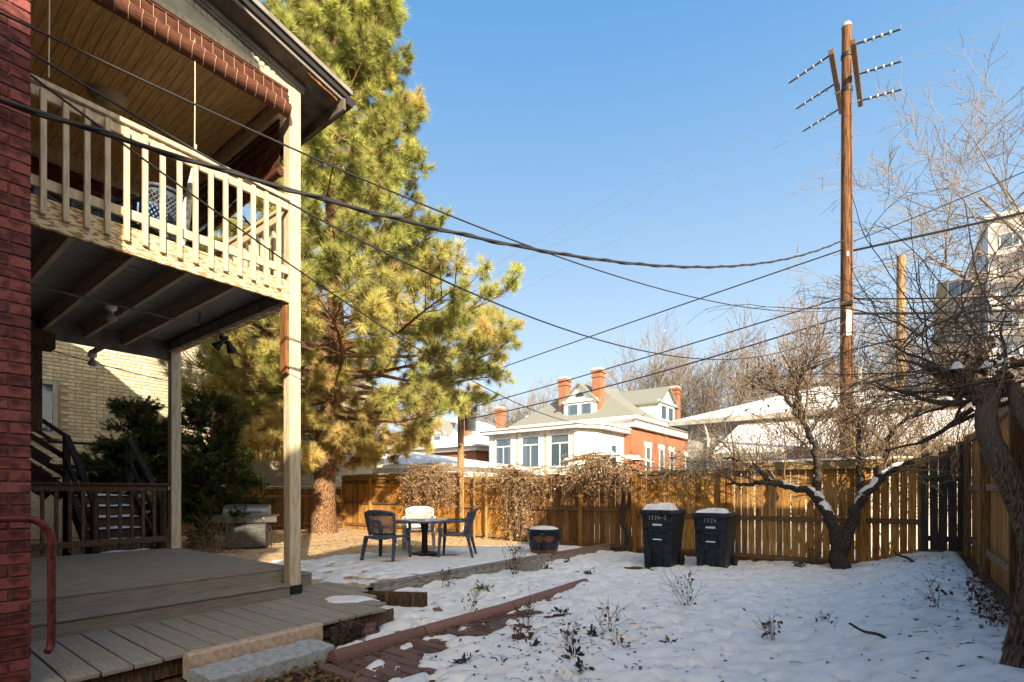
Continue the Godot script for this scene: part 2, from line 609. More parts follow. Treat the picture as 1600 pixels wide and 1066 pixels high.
	M.far_brick_bits = variants(4, lin(0.48, 0.165, 0.07), 0.12, 0.9, speck, Vector3(2, 2, 2))
	M.slate = mat(lin(0.30, 0.31, 0.275), 0.85, speck, Vector3(0.7, 0.7, 0.7), rough_n, 0.5)
	M.gray_wall = mat(lin(0.40, 0.40, 0.36), 0.8, soft, Vector3(0.4, 0.4, 0.4))
	M.tan_brick = mat(lin(0.42, 0.34, 0.22), 0.9, speck, Vector3(0.8, 2.0, 0.8))
	M.tower = mat(lin(0.78, 0.76, 0.72), 0.8, blotch, Vector3(0.06, 0.06, 0.06))
	M.litter = vcmat(0.9, 0.15)
	M.leaf = vcmat(0.8, 0.25)
	M.needle = vcmat(0.55, 0.5)
	M.door_blue = mat(lin(0.24, 0.36, 0.46), 0.5)


func height_sheet(mb: MB, a0: float, a1: float, b0: float, b1: float, step: float, h: Callable) -> void:
	var na := int((a1 - a0) / step)
	var nb := int((b1 - b0) / step)
	var rows := []
	for j in nb + 1:
		var row := []
		var b := lerpf(b0, b1, float(j) / nb)
		for i in na + 1:
			var a := lerpf(a0, a1, float(i) / na)
			row.append(P(a, h.call(a, b), b))
		rows.append(row)
	mb.grid(rows)


# snow as a sheet of its own thickness over h; where there is none it dips under h, and cells wholly under are dropped
func snow_sheet(mb: MB, a0: float, a1: float, b0: float, b1: float, step: float, h: Callable, thick: Callable) -> void:
	var na := int((a1 - a0) / step)
	var nb := int((b1 - b0) / step)
	var pos := PackedVector3Array()
	var deep := PackedFloat32Array()
	for j in nb + 1:
		var b := lerpf(b0, b1, float(j) / nb)
		for i in na + 1:
			var a := lerpf(a0, a1, float(i) / na)
			var t: float = thick.call(a, b)
			deep.append(t)
			pos.append(P(a, h.call(a, b) + clampf(t, -0.03, 1.0), b))
	var w := na + 1
	var id := PackedInt32Array()
	id.resize(pos.size())
	id.fill(-1)
	var start := mb.v.size()
	for j in nb:
		for i in na:
			var q := j * w + i
			if maxf(maxf(deep[q], deep[q + 1]), maxf(deep[q + w], deep[q + w + 1])) < -0.004:
				continue
			for k in [q, q + 1, q + w, q + w + 1]:
				if id[k] < 0:
					id[k] = mb.v.size()
					mb.v.append(pos[k])
					var ii: int = k % w
					var jj: int = k / w
					var du := pos[k + (1 if ii < na else 0)] - pos[k - (1 if ii > 0 else 0)]
					var dv := pos[k + (w if jj < nb else 0)] - pos[k - (w if jj > 0 else 0)]
					mb.n.append(du.cross(dv).normalized())
					mb.c.append(mb.col)
			mb.ix.append_array(PackedInt32Array([id[q], id[q + w], id[q + 1], id[q + 1], id[q + w], id[q + w + 1]]))


func ground() -> void:
	# one sheet to the horizon: close lines in the yard, wide ones outside
	var la := [-900.0, -300.0, -100.0, -40.0, -15.0, -6.0, -2.0]
	var lb := [-900.0, -300.0, -100.0, -40.0, -15.0, -6.0, -3.0]
	var x := -1.0
	while x < 12.6:
		la.append(x)
		x += 0.15
	la.append_array([14.0, 18.0, 26.0, 40.0, 70.0, 150.0, 400.0, 900.0])
	x = -1.6
	while x < 17.6:
		lb.append(x)
		x += 0.15
	lb.append_array([20.0, 30.0, 50.0, 100.0, 300.0, 900.0])
	var rows := []
	for b in lb:
		var row := []
		for a in la:
			var y := gh(a, b) if a > -1.0 and a < 12.6 and b > -1.6 and b < 17.6 else -0.02
			if a > 3.7 and a < 11.0 and b > 5.6:
				y = minf(y, 0.12)
			row.append(P(a, y, b))
		rows.append(row)
	var mb := MB.new()
	mb.grid(rows)
	structure("ground", mb, M.soil)
	# the alley behind the fence
	mb = MB.new()
	height_sheet(mb, 11.5, 19.0, -30.0, 60.0, 0.75, func(a, b): return 0.05 + 0.02 * noise.get_noise_2d(a * 6.0, b * 6.0))
	structure("alley", mb, M.roof_snow)
	# patio of packed tan grit behind a low wall
	mb = MB.new()
	height_sheet(mb, 3.70, 11.0, 5.55, 16.0, 0.15, func(a, b): return 0.165 + 0.014 * noise.get_noise_2d(a * 14.0, b * 14.0) - 0.1 * sstep(10.2, 11.0, a))
	structure("patio", mb, M.patio)
	# snow on the garden and the bed
	garden_snow = func(a: float, b: float) -> float:
		var lump := 0.045 * noise.get_noise_2d(a * 30.0, b * 30.0) + 0.022 * noise.get_noise_2d(a * 80.0 + 50.0, b * 80.0) + 0.009 * fine.get_noise_2d(a * 5.0, b * 5.0) + 0.004 * fine.get_noise_2d(a * 11.0, b * 11.0) - 0.05 * sstep(0.25, 0.5, noise.get_noise_2d(a * 55.0 - 20.0, b * 55.0 + 70.0))
		var t := 0.06 + lump
		var edge := 0.20 * noise.get_noise_2d(a * 30.0 + 9.0, b * 30.0) + 0.10 * fine.get_noise_2d(a * 5.0, b * 5.0)
		# brick path and the bare corner by the step
		var bare := sstep(3.18, 3.36, b + edge * 0.9) * sstep(5.0, 4.2, a + edge * 2.0) * sstep(3.95, 3.72, b) * (1.0 - 0.9 * sstep(0.12, 0.3, fine.get_noise_2d(a * 1.7 + 3.0, b * 2.6)))
		bare = maxf(bare, sstep(2.75, 2.2, a + edge * 1.4 - 0.35 * (b - 3.2)) * sstep(2.7, 3.2, b))
		# under the deck edge
		bare = maxf(bare, sstep(3.45, 3.05, a + edge - 0.25 * (b - 4.0)) * sstep(3.9, 4.2, b))
		# where the feet and the bins go
		bare = maxf(bare, 0.75 * sstep(0.5, 0.2, Vector2(a - 8.85, b - 3.85).length() + edge))
		bare = maxf(bare, 0.9 * sstep(0.3, 0.0, absf(b - 4.55 - 0.2 * edge)) * sstep(6.9, 7.6, a) * sstep(9.9, 8.8, a) * (0.5 + 1.2 * fine.get_noise_2d(a * 3.0, b * 3.0)))
		bare = maxf(bare, 0.85 * sstep(10.55, 10.95, a + edge * 0.5) * sstep(2.2, 3.2, b))
		bare = maxf(bare, 0.9 * sstep(-0.58, -0.72, b + edge * 0.4) * sstep(3.0, 4.0, a))
		# dents and tufts showing through
		var dent := fine.get_noise_2d(a * 2.1 + 31.0, b * 2.1)
		bare = maxf(bare, 0.95 * sstep(0.36, 0.50, dent) * sstep(0.6, 1.8, b) * sstep(6.5, 4.5, a))
		return t - 0.11 * bare - (0.03 if bare > 0.6 else 0.0)
	mb = MB.new()
	snow_sheet(mb, 1.6, 6.2, -0.76, 5.48, 0.036, gh, garden_snow)
	snow_sheet(mb, 6.2, 11.05, -0.76, 5.48, 0.05, gh, garden_snow)
	tag(put("garden_snow", mb.mesh(), M.snow), "lumpy white snow lying over the garden bed and lawn", "snow", "", "stuff")
	var bit := MB.new()
	bit.tri(Vector3(-0.012, 0, 0), Vector3(0.004, 0.006, -0.02), Vector3(0.012, 0.002, 0.004))
	bit.tri(Vector3(-0.012, 0, 0), Vector3(0.012, 0.002, 0.004), Vector3(0.0, 0.005, 0.022))
	var stick := MB.new()
	stick.tube(PackedVector3Array([Vector3(-0.05, 0, 0), Vector3(0, 0.006, 0.006), Vector3(0.055, 0.002, -0.004)]), taper(3, 0.0022, 0.0014), 4)
	var lists := [[], []]
	var tones := [[], []]
	for i in 1500:
		var p := Vector2(rr(2.4, 10.8), rr(-0.6, 5.3))
		if i % 3 == 0:
			p = Vector2(3.9 + rng.randfn(0, 0.75), 2.5 + rng.randfn(0, 0.45))
		elif i % 3 == 1:
			p = Vector2(rr(3.0, 10.8), -0.5 + absf(rng.randfn(0, 0.35))) if i % 2 else Vector2(10.7 - absf(rng.randfn(0, 0.3)), rr(-0.3, 4.5))
		if p.x < 1.7 or p.x > 11.0 or p.y < -0.7 or p.y > 5.4:
			continue
		var t: float = garden_snow.call(p.x, p.y)
		if t < 0.004:
			continue
		var w := 0 if i % 5 else 1
		lists[w].append(Transform3D(Basis.from_euler(Vector3(rr(-0.4, 0.4), rr(0, TAU), rr(-0.4, 0.4))).scaled(Vector3.ONE * rr(0.3, 1.25)), P(p.x, gh(p.x, p.y) + t + 0.002, p.y)))
		var k := rr(0.4, 1.4)
		tones[w].append(Color(0.10 * k, 0.07 * k, 0.045 * k))
	tag(multi("snow_litter", bit.mesh(), M.litter, lists[0], tones[0], self), "dark scraps of leaf scattered over the garden snow", "leaves", "", "stuff")
	tag(multi("snow_sticks", stick.mesh(), M.litter, lists[1], tones[1], self), "fine broken stalks scattered over the garden snow", "twigs", "", "stuff")
	var patio_snow := func(a: float, b: float) -> float:
		var edge := 0.35 * noise.get_noise_2d(a * 22.0, b * 22.0) + 0.16 * fine.get_noise_2d(a * 3.0, b * 3.0)
		var on := sstep(5.62, 5.74, b + edge * 0.08) * sstep(4.15, 4.6, a + edge * 1.2 + 0.22 * (b - 5.6)) * sstep(10.2, 9.7, a + edge)
		var limit := 8.5 - 0.22 * (a - 5.0) if a < 8.0 else 7.84 - 0.75 * (a - 8.0)
		on *= sstep(limit + 0.4, limit - 0.1, b + edge * 1.1)
		for q in [Vector2(5.95, 7.35), Vector2(7.1, 6.95), Vector2(6.85, 7.4)]:
			on *= sstep(0.16, 0.36, Vector2(a - q.x, b - q.y).length() + edge * 0.8)
		var holes := sstep(0.0, 0.22, fine.get_noise_2d(a * 2.4 + 7.0, b * 3.2)) * sstep(6.0, 4.9, a)
		on *= 1.0 - holes
		return -0.02 + 0.055 * on + 0.012 * noise.get_noise_2d(a * 60.0, b * 60.0) * on
	mb = MB.new()
	snow_sheet(mb, 3.9, 10.4, 5.58, 9.0, 0.045, func(a, b): return 0.168 + 0.014 * noise.get_noise_2d(a * 14.0, b * 14.0), patio_snow)
	tag(put("patio_snow", mb.mesh(), M.snow), "thin smooth snow on the patio under table and chairs", "snow", "", "stuff")


# a wall face of bricks, one part each; along: unit vector of the courses, out: unit normal
func brick_face(parent: Node3D, from: Vector3, along: Vector3, out: Vector3, length: float, y0: float, y1: float, bl: float, bh: float, joint: float, mats: Array, far_end := false) -> void:
	var turn := atan2(-along.z, along.x)
	var course := 0
	var y := y0
	while y < y1:
		var s := (0.0 if course % 2 == 0 else -(bl + joint) / 2.0)
		while s < length:
			var s0 := maxf(s, 0.0)
			var s1 := minf(s + bl, length)
			if s1 - s0 > 0.03:
				var mid := from + along * (length - (s0 + s1) / 2.0 if far_end else (s0 + s1) / 2.0) + out * (0.004 + rr(-0.0015, 0.0025)) + Vector3.UP * (y + bh / 2.0)
				put("brick", bx(snappedf(s1 - s0, 0.005), bh, 0.03, 0.004), pick(mats), parent, at(mid - out * 0.011, turn))
			s += bl + joint
		y += bh + joint
		course += 1


func house() -> void:
	var h := thing("brick_house", "red brick house wall at the left edge of the picture", "house", P(0, 0, 6))
	var off := -h.position
	var mb := MB.new()
	mb.box(off + P(-9.0, -0.1, 4.345), off + P(0.715, 7.1, 13.0))
	part("wall", mb, M.mortar_red, h)
	brick_face(h, off + P(0.18, -0.06, 4.345), Vector3(1, 0, 0), Vector3(0, 0, 1), 0.545, 0.0, 4.7, 0.200, 0.063, 0.010, M.red_brick, true)
	# hipped main roof with wide eaves
	mb = MB.new()
	var e0 := [P(-9.9, 7.05, 3.68), P(1.58, 7.05, 3.68), P(1.58, 7.05, 13.7), P(-9.9, 7.05, 13.7)]
	var r0 := P(-5.5, 10.3, 8.7)
	var r1 := P(-3.0, 10.3, 8.7)
	for i in 4:
		e0[i] += off
	r0 += off
	r1 += off
	var lift := Vector3(0, 0.18, 0)
	mb.quad(e0[0], e0[1], e0[2], e0[3], Vector3.DOWN)
	for i in 4:
		mb.quad(e0[i], e0[(i + 1) % 4], e0[(i + 1) % 4] + lift, e0[i] + lift, (e0[i] + e0[(i + 1) % 4]) / 2.0 - (e0[0] + e0[2]) / 2.0)
	mb.quad(e0[0] + lift, e0[1] + lift, r1, r0, Vector3(0, 1, 0.5))
	mb.quad(e0[2] + lift, e0[3] + lift, r0, r1, Vector3(0, 1, -0.5))
	mb.tri(e0[1] + lift, e0[2] + lift, r1, Vector3(0.5, 1, 0))
	mb.tri(e0[3] + lift, e0[0] + lift, r0, Vector3(-0.5, 1, 0))
	part("roof", mb, M.shingle, h)
	# small brown bracket at the corner of the lower porch
	mb = MB.new()
	mb.box(off + P(0.72, 3.30, 9.0), off + P(1.75, 3.52, 9.25), 0.01)
	mb.box(off + P(0.72, 2.2, 9.02), off + P(1.62, 3.30, 9.2), 0.01)
	part("corner_bracket", mb, M.brown_wood[0], h)
	# painted red pipe rail in front of the wall
	var p := thing("pipe_handrail", "red painted bent pipe handrail in front of the brick wall", "handrail", P(0.70, 0.0, 4.05))
	mb = MB.new()
	var pts := []
	pts.append(P(0.775, 0.42, 4.20)); pts.append(P(0.795, 0.45, 4.22)); pts.append(P(0.80, 0.55, 4.22)); pts.append(P(0.80, 0.8, 4.22)); pts.append(P(0.80, 1.10, 4.22))
	for k in 7:
		var t := k / 6.0 * PI / 2.0
		pts.append(P(0.80 - 0.13 * (1.0 - cos(t)), 1.10 + 0.145 * sin(t), 4.22))
	pts.append(P(0.55, 1.248, 4.22)); pts.append(P(0.0, 1.25, 4.22)); pts.append(P(-0.6, 1.25, 4.22))
	var path := curve(pts, 0.03)
	for i in path.size():
		path[i] -= p.position
	mb.tube(path, taper(path.size(), 0.0215, 0.0215), 12)
	part("pipe", mb, M.red_paint, p)
	mb = MB.new()
	mb.bar(P(-0.6, 1.25, 4.22) - p.position, P(-0.6, 0.0, 4.22) - p.position, 0.043, 0.043, Vector3.RIGHT, 0.01)
	part("support_leg", mb, M.red_paint, p)


func porch() -> void:
	var h := thing("timber_porch", "two storey cream timber porch with balcony and dark eaves", "porch", P(3.26, 0, 5.78))
	var off := -h.position
	var b_front := 5.73
	# posts: square, bevelled
	for q in [[5.78, 0.2, 6.08], [9.31, 0.5, 6.08]]:
		put("post", bx(0.14, q[2] - q[1], 0.14, 0.006), M.cream_parts[0], h, at(off + P(3.26, (q[1] + q[2]) / 2.0, q[0])))
	put("post_strap", bx(0.165, 0.10, 0.165, 0.004), M.black, h, at(off + P(3.262, 0.255, 5.78)))
	put("post_board", bx(0.04, 0.80, 0.13, 0.004), M.board_red, h, at(off + P(3.166, 3.18, 5.785)))
	# balcony frame
	put("rim_board", bx(2.47, 0.25, 0.04, 0.003), M.peel, h, at(off + P(1.945, 3.735, b_front)))
	put("rim_beam", bx(2.47, 0.36, 0.09, 0.004), M.beam_gray, h, at(off + P(1.945, 3.69, 9.36)))
	put("side_beam", bx(0.09, 0.25, 3.46, 0.004), M.peel, h, at(off + P(3.235, 3.735, 7.53)))
	put("side_beam", bx(0.05, 0.14, 3.46, 0.004), M.beam_gray, h, at(off + P(3.160, 3.68, 7.53)))
	for a in [0.80, 1.22, 1.68, 2.135, 2.59]:
		put("joist", bx(0.045, 0.17, 3.54, 0.003), pick(M.joist), h, at(off + P(a, 3.685, 7.54)))
	var b := 5.80
	while b < 9.35:
		put("floor_board", bx(2.50, 0.03, 0.085, 0.003), pick(M.underside), h, at(off + P(1.95, 3.79 + 0.015, b)))
		b += 0.09
	# front railing: top rail, bottom rail, balusters nailed outside
	put("top_rail", bx(2.47, 0.045, 0.09, 0.004), M.cream_parts[1], h, at(off + P(1.945, 4.81, b_front)))
	put("rail_board", bx(2.47, 0.09, 0.038, 0.004), M.cream_parts[1], h, at(off + P(1.945, 4.735, b_front + 0.01)))
	put("bottom_rail", bx(2.47, 0.09, 0.038, 0.004), M.cream_parts[2], h, at(off + P(1.945, 3.985, b_front + 0.01)))
	for i in 16:
		put("baluster", bx(0.042, 1.04, 0.042, 0.004), pick(M.cream_parts), h, at(off + P(1.025 + 0.1443 * i - 0.1443, 4.235 + rr(-0.012, 0.012), b_front - 0.041), rr(-0.02, 0.02)))
	# side railing along the far edge of the balcony
	put("top_rail", bx(0.09, 0.045, 3.36, 0.004), M.cream_parts[1], h, at(off + P(3.26, 4.81, 7.545)))
	put("rail_board", bx(0.038, 0.09, 3.36, 0.004), M.cream_parts[1], h, at(off + P(3.255, 4.735, 7.545)))
	put("bottom_rail", bx(0.038, 0.09, 3.36, 0.004), M.cream_parts[2], h, at(off + P(3.255, 3.985, 7.545)))
	for i in 22:
		put("baluster", bx(0.042, 1.04, 0.042, 0.004), pick(M.cream_parts), h, at(off + P(3.302, 4.235 + rr(-0.01, 0.01), 5.98 + 0.15 * i), rr(-0.02, 0.02)))
	# rear railing, right of the wall
	put("top_rail", bx(0.40, 0.045, 0.09, 0.004), M.cream_parts[1], h, at(off + P(2.99, 4.81, 9.31)))
	put("bottom_rail", bx(0.40, 0.09, 0.038, 0.004), M.cream_parts[1], h, at(off + P(2.99, 3.985, 9.31)))
	for i in 3:
		put("baluster", bx(0.042, 1.04, 0.042, 0.004), pick(M.cream_parts), h, at(off + P(2.84 + 0.15 * i, 4.235, 9.352)))
	# head beams and boarded ceiling
	put("head_beam", bx(2.62, 0.13, 0.10, 0.004), M.cream_parts[3], h, at(off + P(2.02, 6.085, b_front + 0.035)))
	put("head_beam", bx(0.14, 0.20, 3.42, 0.004), M.cream_parts[3], h, at(off + P(3.26, 6.03, 7.545)))
	put("head_beam", bx(2.48, 0.20, 0.12, 0.004), M.cream_parts[3], h, at(off + P(1.95, 6.04, 9.31)))
	var a := 0.745
	while a < 3.18:
		put("ceiling_board", bx(0.083, 0.018, 3.40, 0.006), pick(M.ceiling), h, at(off + P(a, 6.10, 7.53)))
		a += 0.0845
	# gable: boarded triangle, dentil strip, crown moulding
	var pitch := 0.2
	var mb := MB.new()
	mb.prism(PackedVector3Array([off + P(0.72, 6.15, b_front), off + P(3.33, 6.15, b_front), off + P(3.33, 6.20, b_front), off + P(0.72, 6.20 + pitch * 2.61, b_front)]), Vector3(0, 0, -0.06))
	part("gable_panel", mb, M.gable, h)
	var dirv := Vector3(1, -pitch, 0).normalized()
	var upn := Vector3(pitch, 1, 0).normalized()
	mb = MB.new()
	mb.bar(off + P(0.72, 6.725, b_front - 0.035), off + P(3.37, 6.195, b_front - 0.035), 0.05, 0.06, upn, 0.012)
	mb.bar(off + P(0.72, 6.683, b_front - 0.02), off + P(3.37, 6.153, b_front - 0.02), 0.03, 0.03, upn, 0.006)
	part("crown_moulding", mb, M.fascia, h)
	for i in 26:
		var t := 1.7 + i * 0.062
		var y := 6.625 - pitch * (t - 0.72)
		if y > 6.16:
			put("dentil", bx(0.034, 0.055, 0.014, 0.002), M.gable, h, Transform3D(Basis(dirv, upn, Vector3(0, 0, 1)), off + P(t, y, b_front - 0.005)))
	# roof: soffit boards below, shingles on top, rake and eave boards
	var slab := func(a0: float, a1: float, b0: float, b1: float, y_at: float, th: float) -> MB:
		var m := MB.new()
		var w := [P(a0, y_at - pitch * (a0 - 3.3), b0), P(a1, y_at - pitch * (a1 - 3.3), b0), P(a1, y_at - pitch * (a1 - 3.3), b1), P(a0, y_at - pitch * (a0 - 3.3), b1)]
		m.prism(PackedVector3Array([off + w[0], off + w[1], off + w[2], off + w[3]]), Vector3(0, th, 0))
		return m
	part("soffit", slab.call(0.0, 3.70, 5.47, 9.80, 6.235, 0.02), M.soffit, h)
	part("roof_shingles", slab.call(0.0, 3.80, 5.39, 9.88, 6.355, 0.035), M.shingle, h)
	mb = slab.call(0.0, 3.74, 5.44, 5.468, 6.245, 0.105)
	part("rake_board", mb, M.fascia, h)
	mb = slab.call(0.0, 3.76, 5.405, 5.438, 6.285, 0.066)
	part("rake_edge", mb, M.gutter, h)
	part("rake_flashing", slab.call(0.0, 3.815, 5.375, 5.395, 6.352, 0.052), M.fascia, h)
	# split, lit edge of a soffit board
	mb = MB.new()
	for i in 9:
		var t := 3.28 + 0.042 * i
		mb.bar(off + P(t, 6.222 - pitch * (t - 3.3), 5.475 + rr(-0.004, 0.006)), off + P(t + 0.046, 6.222 - pitch * (t + 0.046 - 3.3) - rr(0, 0.01), 5.475), 0.014, rr(0.012, 0.03))
	part("split_edge", mb, M.board_red, h)
	mb = MB.new()
	mb.box(off + P(3.70, 6.03, 5.40), off + P(3.735, 6.17, 9.86), 0.004)
	part("eave_board", mb, M.soffit, h)
	mb = MB.new()
	var prof := [Vector2(0.0, 0.0), Vector2(0.0, -0.10), Vector2(0.075, -0.11), Vector2(0.105, -0.05), Vector2(0.115, 0.0)]
	var gut := PackedVector3Array()
	for q in prof:
		gut.append(off + P(3.74 + q.x, 6.215 + q.y, 5.38))
	mb.prism(gut, Vector3(0, 0, -4.5))
	part("gutter", mb, M.gutter, h)
	# conduit and lamps under the balcony
	mb = MB.new()
	mb.tube(PackedVector3Array([off + P(0.75, 3.585, 7.3), off + P(1.6, 3.578, 7.3), off + P(2.75, 3.572, 7.3), off + P(2.86, 3.60, 7.38), off + P(2.9, 3.78, 7.42)]), taper(5, 0.012, 0.012), 6)
	part("conduit", mb, M.beam_gray, h)
	for q in [[1.93, 7.4, "bare bulb in a white ceiling socket under the balcony, nearest"], [2.35, 9.9, "small bare bulb socket beyond the balcony beam, near the buff wall"]]:
		var l := thing("porch_bulb", q[2], "lamp", P(q[0], 3.57 if q[1] < 9.0 else 3.50, q[1]), 0.0, "bulb sockets under the balcony")
		mb = MB.new()
		mb.lathe(Vector3.ZERO, PackedVector2Array([Vector2(0.0, 0.03), Vector2(0.055, 0.03), Vector2(0.06, 0.0), Vector2(0.055, -0.03), Vector2(0.03, -0.035), Vector2(0.03, -0.055), Vector2(0.0, -0.055)]), 16)
		part("socket", mb, M.paint_white, l)
		mb = MB.new()
		mb.lathe(Vector3.ZERO, PackedVector2Array([Vector2(0.0, -0.17), Vector2(0.04, -0.165), Vector2(0.062, -0.145), Vector2(0.05, -0.11), Vector2(0.025, -0.07), Vector2(0.024, -0.05)]), 16)
		part("bulb", mb, M.insulator, l)
		if q[1] > 9.0:
			mb = MB.new()
			mb.box(Vector3(-0.04, 0.02, -0.04), Vector3(0.04, 0.06, 0.52), 0.004)
			part("bracket", mb, M.beam_gray, l)
	var f := thing("flood_light", "black twin flood light hanging below the balcony edge", "lamp", P(3.30, 3.60, 7.66))
	mb = MB.new()
	mb.cbox(Transform3D(Basis(), Vector3(0, -0.02, 0)), Vector3(0.1, 0.05, 0.1), 0.01)
	mb.tube(PackedVector3Array([Vector3(0, -0.03, 0), Vector3(0, -0.1, 0)]), taper(2, 0.03, 0.03), 8)
	part("base", mb, M.black, f)
	for s in [-1.0, 1.0]:
		mb = MB.new()
		mb.lathe(Vector3.ZERO, PackedVector2Array([Vector2(0.0, 0.10), Vector2(0.03, 0.09), Vector2(0.035, 0.03), Vector2(0.065, -0.05), Vector2(0.068, -0.07), Vector2(0.05, -0.06), Vector2(0.0, -0.05)]), 14)
		var o := part("lamp_head", mb, M.black, f)
		o.transform = Transform3D(Basis.from_euler(Vector3(0.5, 0, 0.6 * s)), Vector3(0.075 * s, -0.135, 0.02))


func porch_upstairs() -> void:
	# the wall at the back of the balcony
	var w := thing("balcony_wall", "dark brick wall at the back of the upstairs balcony", "wall", P(1.6, 3.82, 9.42))
	var mb := MB.new()
	mb.box(P(0.72, 3.82, 9.40) - w.position, P(2.78, 6.03, 9.55) - w.position)
	part("wall_core", mb, M.mortar_red, w)
	brick_face(w, P(1.30, 3.83, 9.40) - w.position, Vector3(1, 0, 0), Vector3(0, 0, 1), 1.48, 0.0, 2.18, 0.200, 0.063, 0.010, M.red_brick)
	# blind rolled halfway above the rail, and the one on the side, partly down
	bamboo_blind("brown bamboo blind rolled up under the gable, facing the yard", P(0.90, 6.02, 5.66), Vector3(1, 0, 0), Vector3(0, 0, 1), 2.24, 0.13, 0.078)
	bamboo_blind("brown bamboo blind hanging crooked in the side opening of the balcony", P(3.25, 5.93, 6.05), Vector3(0, 0, -1), Vector3(1, 0, 0), 2.9, 0.62, 0.045, 0.35)
	# pull cords
	for q in [[2.16, 4.85, 5.98, "long cream pull cord hanging from the front blind"], [1.055, 4.85, 5.98, "cream pull cord hanging beside the brick wall"]]:
		mb = MB.new()
		mb.tube(PackedVector3Array([Vector3(0, 0, 0), Vector3(0.003, -0.4, 0.004), Vector3(0, q[1] - q[2], 0)]), taper(3, 0.006, 0.006), 5)
		var o := put("pull_cord", mb.mesh(), M.cord, self, at(P(q[0], q[2], 5.66)))
		tag(o, q[3], "cord", "blind cords")
	# ceiling lamp
	var l := thing("ceiling_lamp", "round beige ceiling lamp over the balcony", "lamp", P(1.93, 6.09, 7.5))
	mb = MB.new()
	mb.lathe(Vector3.ZERO, PackedVector2Array([Vector2(0.0, -0.115), Vector2(0.05, -0.11), Vector2(0.05, -0.09), Vector2(0.11, -0.088), Vector2(0.115, -0.06), Vector2(0.165, -0.055), Vector2(0.17, 0.0)]), 28)
	part("shade", mb, M.trim_tan, l)
	mb = MB.new()
	mb.lathe(Vector3.ZERO, PackedVector2Array([Vector2(0.175, -0.012), Vector2(0.185, -0.012), Vector2(0.185, 0.0)]), 28)
	part("rim", mb, M.cream, l)
	# two dark chairs up there
	chair(P(1.62, 3.82, 7.0), 2.4, M.plastic_blue, "dark grey garden chair on the balcony behind the left balusters")
	chair(P(2.12, 3.82, 6.75), 0.4, M.plastic_blue, "dark blue garden chair on the balcony behind the middle balusters")
	var u := thing("folded_umbrella", "closed white parasol leaning inside the balcony rail", "umbrella", P(2.18, 3.82, 6.1))
	mb = MB.new()
	mb.tube(PackedVector3Array([Vector3(0, 0, 0), Vector3(0.05, 0.5, 0.02), Vector3(0.12, 1.1, 0.05)]), PackedFloat32Array([0.02, 0.05, 0.012]), 8)
	part("canopy", mb, M.plastic_white, u)
	mb = MB.new()
	mb.tube(PackedVector3Array([Vector3(0.11, 1.05, 0.045), Vector3(0.14, 1.3, 0.06)]), taper(2, 0.012, 0.012), 6)
	part("pole", mb, M.trim_tan, u)


func bamboo_blind(label: String, origin: Vector3, along: Vector3, out: Vector3, width: float, drop: float, roll: float, skew := 0.0) -> void:
	var t := thing("bamboo_blind", label, "blind", origin, 0.0, "bamboo blinds on the balcony")
	# headrail, hanging slats, roll
	var turn := atan2(-along.z, along.x)
	put("headrail", bx(width, 0.035, 0.03, 0.003), M.bamboo[1], t, at(along * width / 2.0 + Vector3.UP * 0.005, turn))
	var count := int(drop / 0.021)
	for i in count:
		var y := -0.024 - 0.021 * i
		put("slat", bx(width, 0.019, 0.006, 0.002), pick(M.bamboo), t, Transform3D(Basis(Vector3.UP, turn) * Basis(Vector3(0, 0, 1), -skew * i / count * 0.12), along * width / 2.0 + Vector3.UP * y + out * 0.005 * sin(i * 0.9)))
	var mb := MB.new()
	var centre := -0.03 - drop - roll * 0.8
	var path := PackedVector3Array()
	for i in 15:
		path.append(along * width * i / 14.0 + Vector3.UP * (centre - skew * 0.12 * (i / 14.0 - 0.5) * width + 0.006 * sin(i * 1.7)) + out * 0.01)
	mb.tube(path, taper(15, roll, roll), 16, true, 0.05, 3)
	part("roll", mb, M.bamboo[2], t)
	mb = MB.new()
	var s := 0.06
	while s < width:
		var c := PackedVector3Array()
		var base := along * s
		c.append(base + Vector3.UP * -0.01 + out * 0.014)
		c.append(base + Vector3.UP * (-0.02 - drop * 0.5) + out * 0.016)
		c.append(base + Vector3.UP * (-0.02 - drop) + out * 0.02)
		for k in 8:
			var ang := 1.35 - k * 0.40
			c.append(base + along * 0.008 * sin(k * 1.1) + Vector3.UP * (centre - skew * 0.12 * (s / width - 0.5) * width + sin(ang) * (roll + 0.004)) + out * (0.01 + cos(ang) * (roll + 0.004)))
		mb.tube(c, taper(c.size(), 0.003, 0.003), 4)
		s += 0.105
	part("cords", mb, M.blind_string, t)


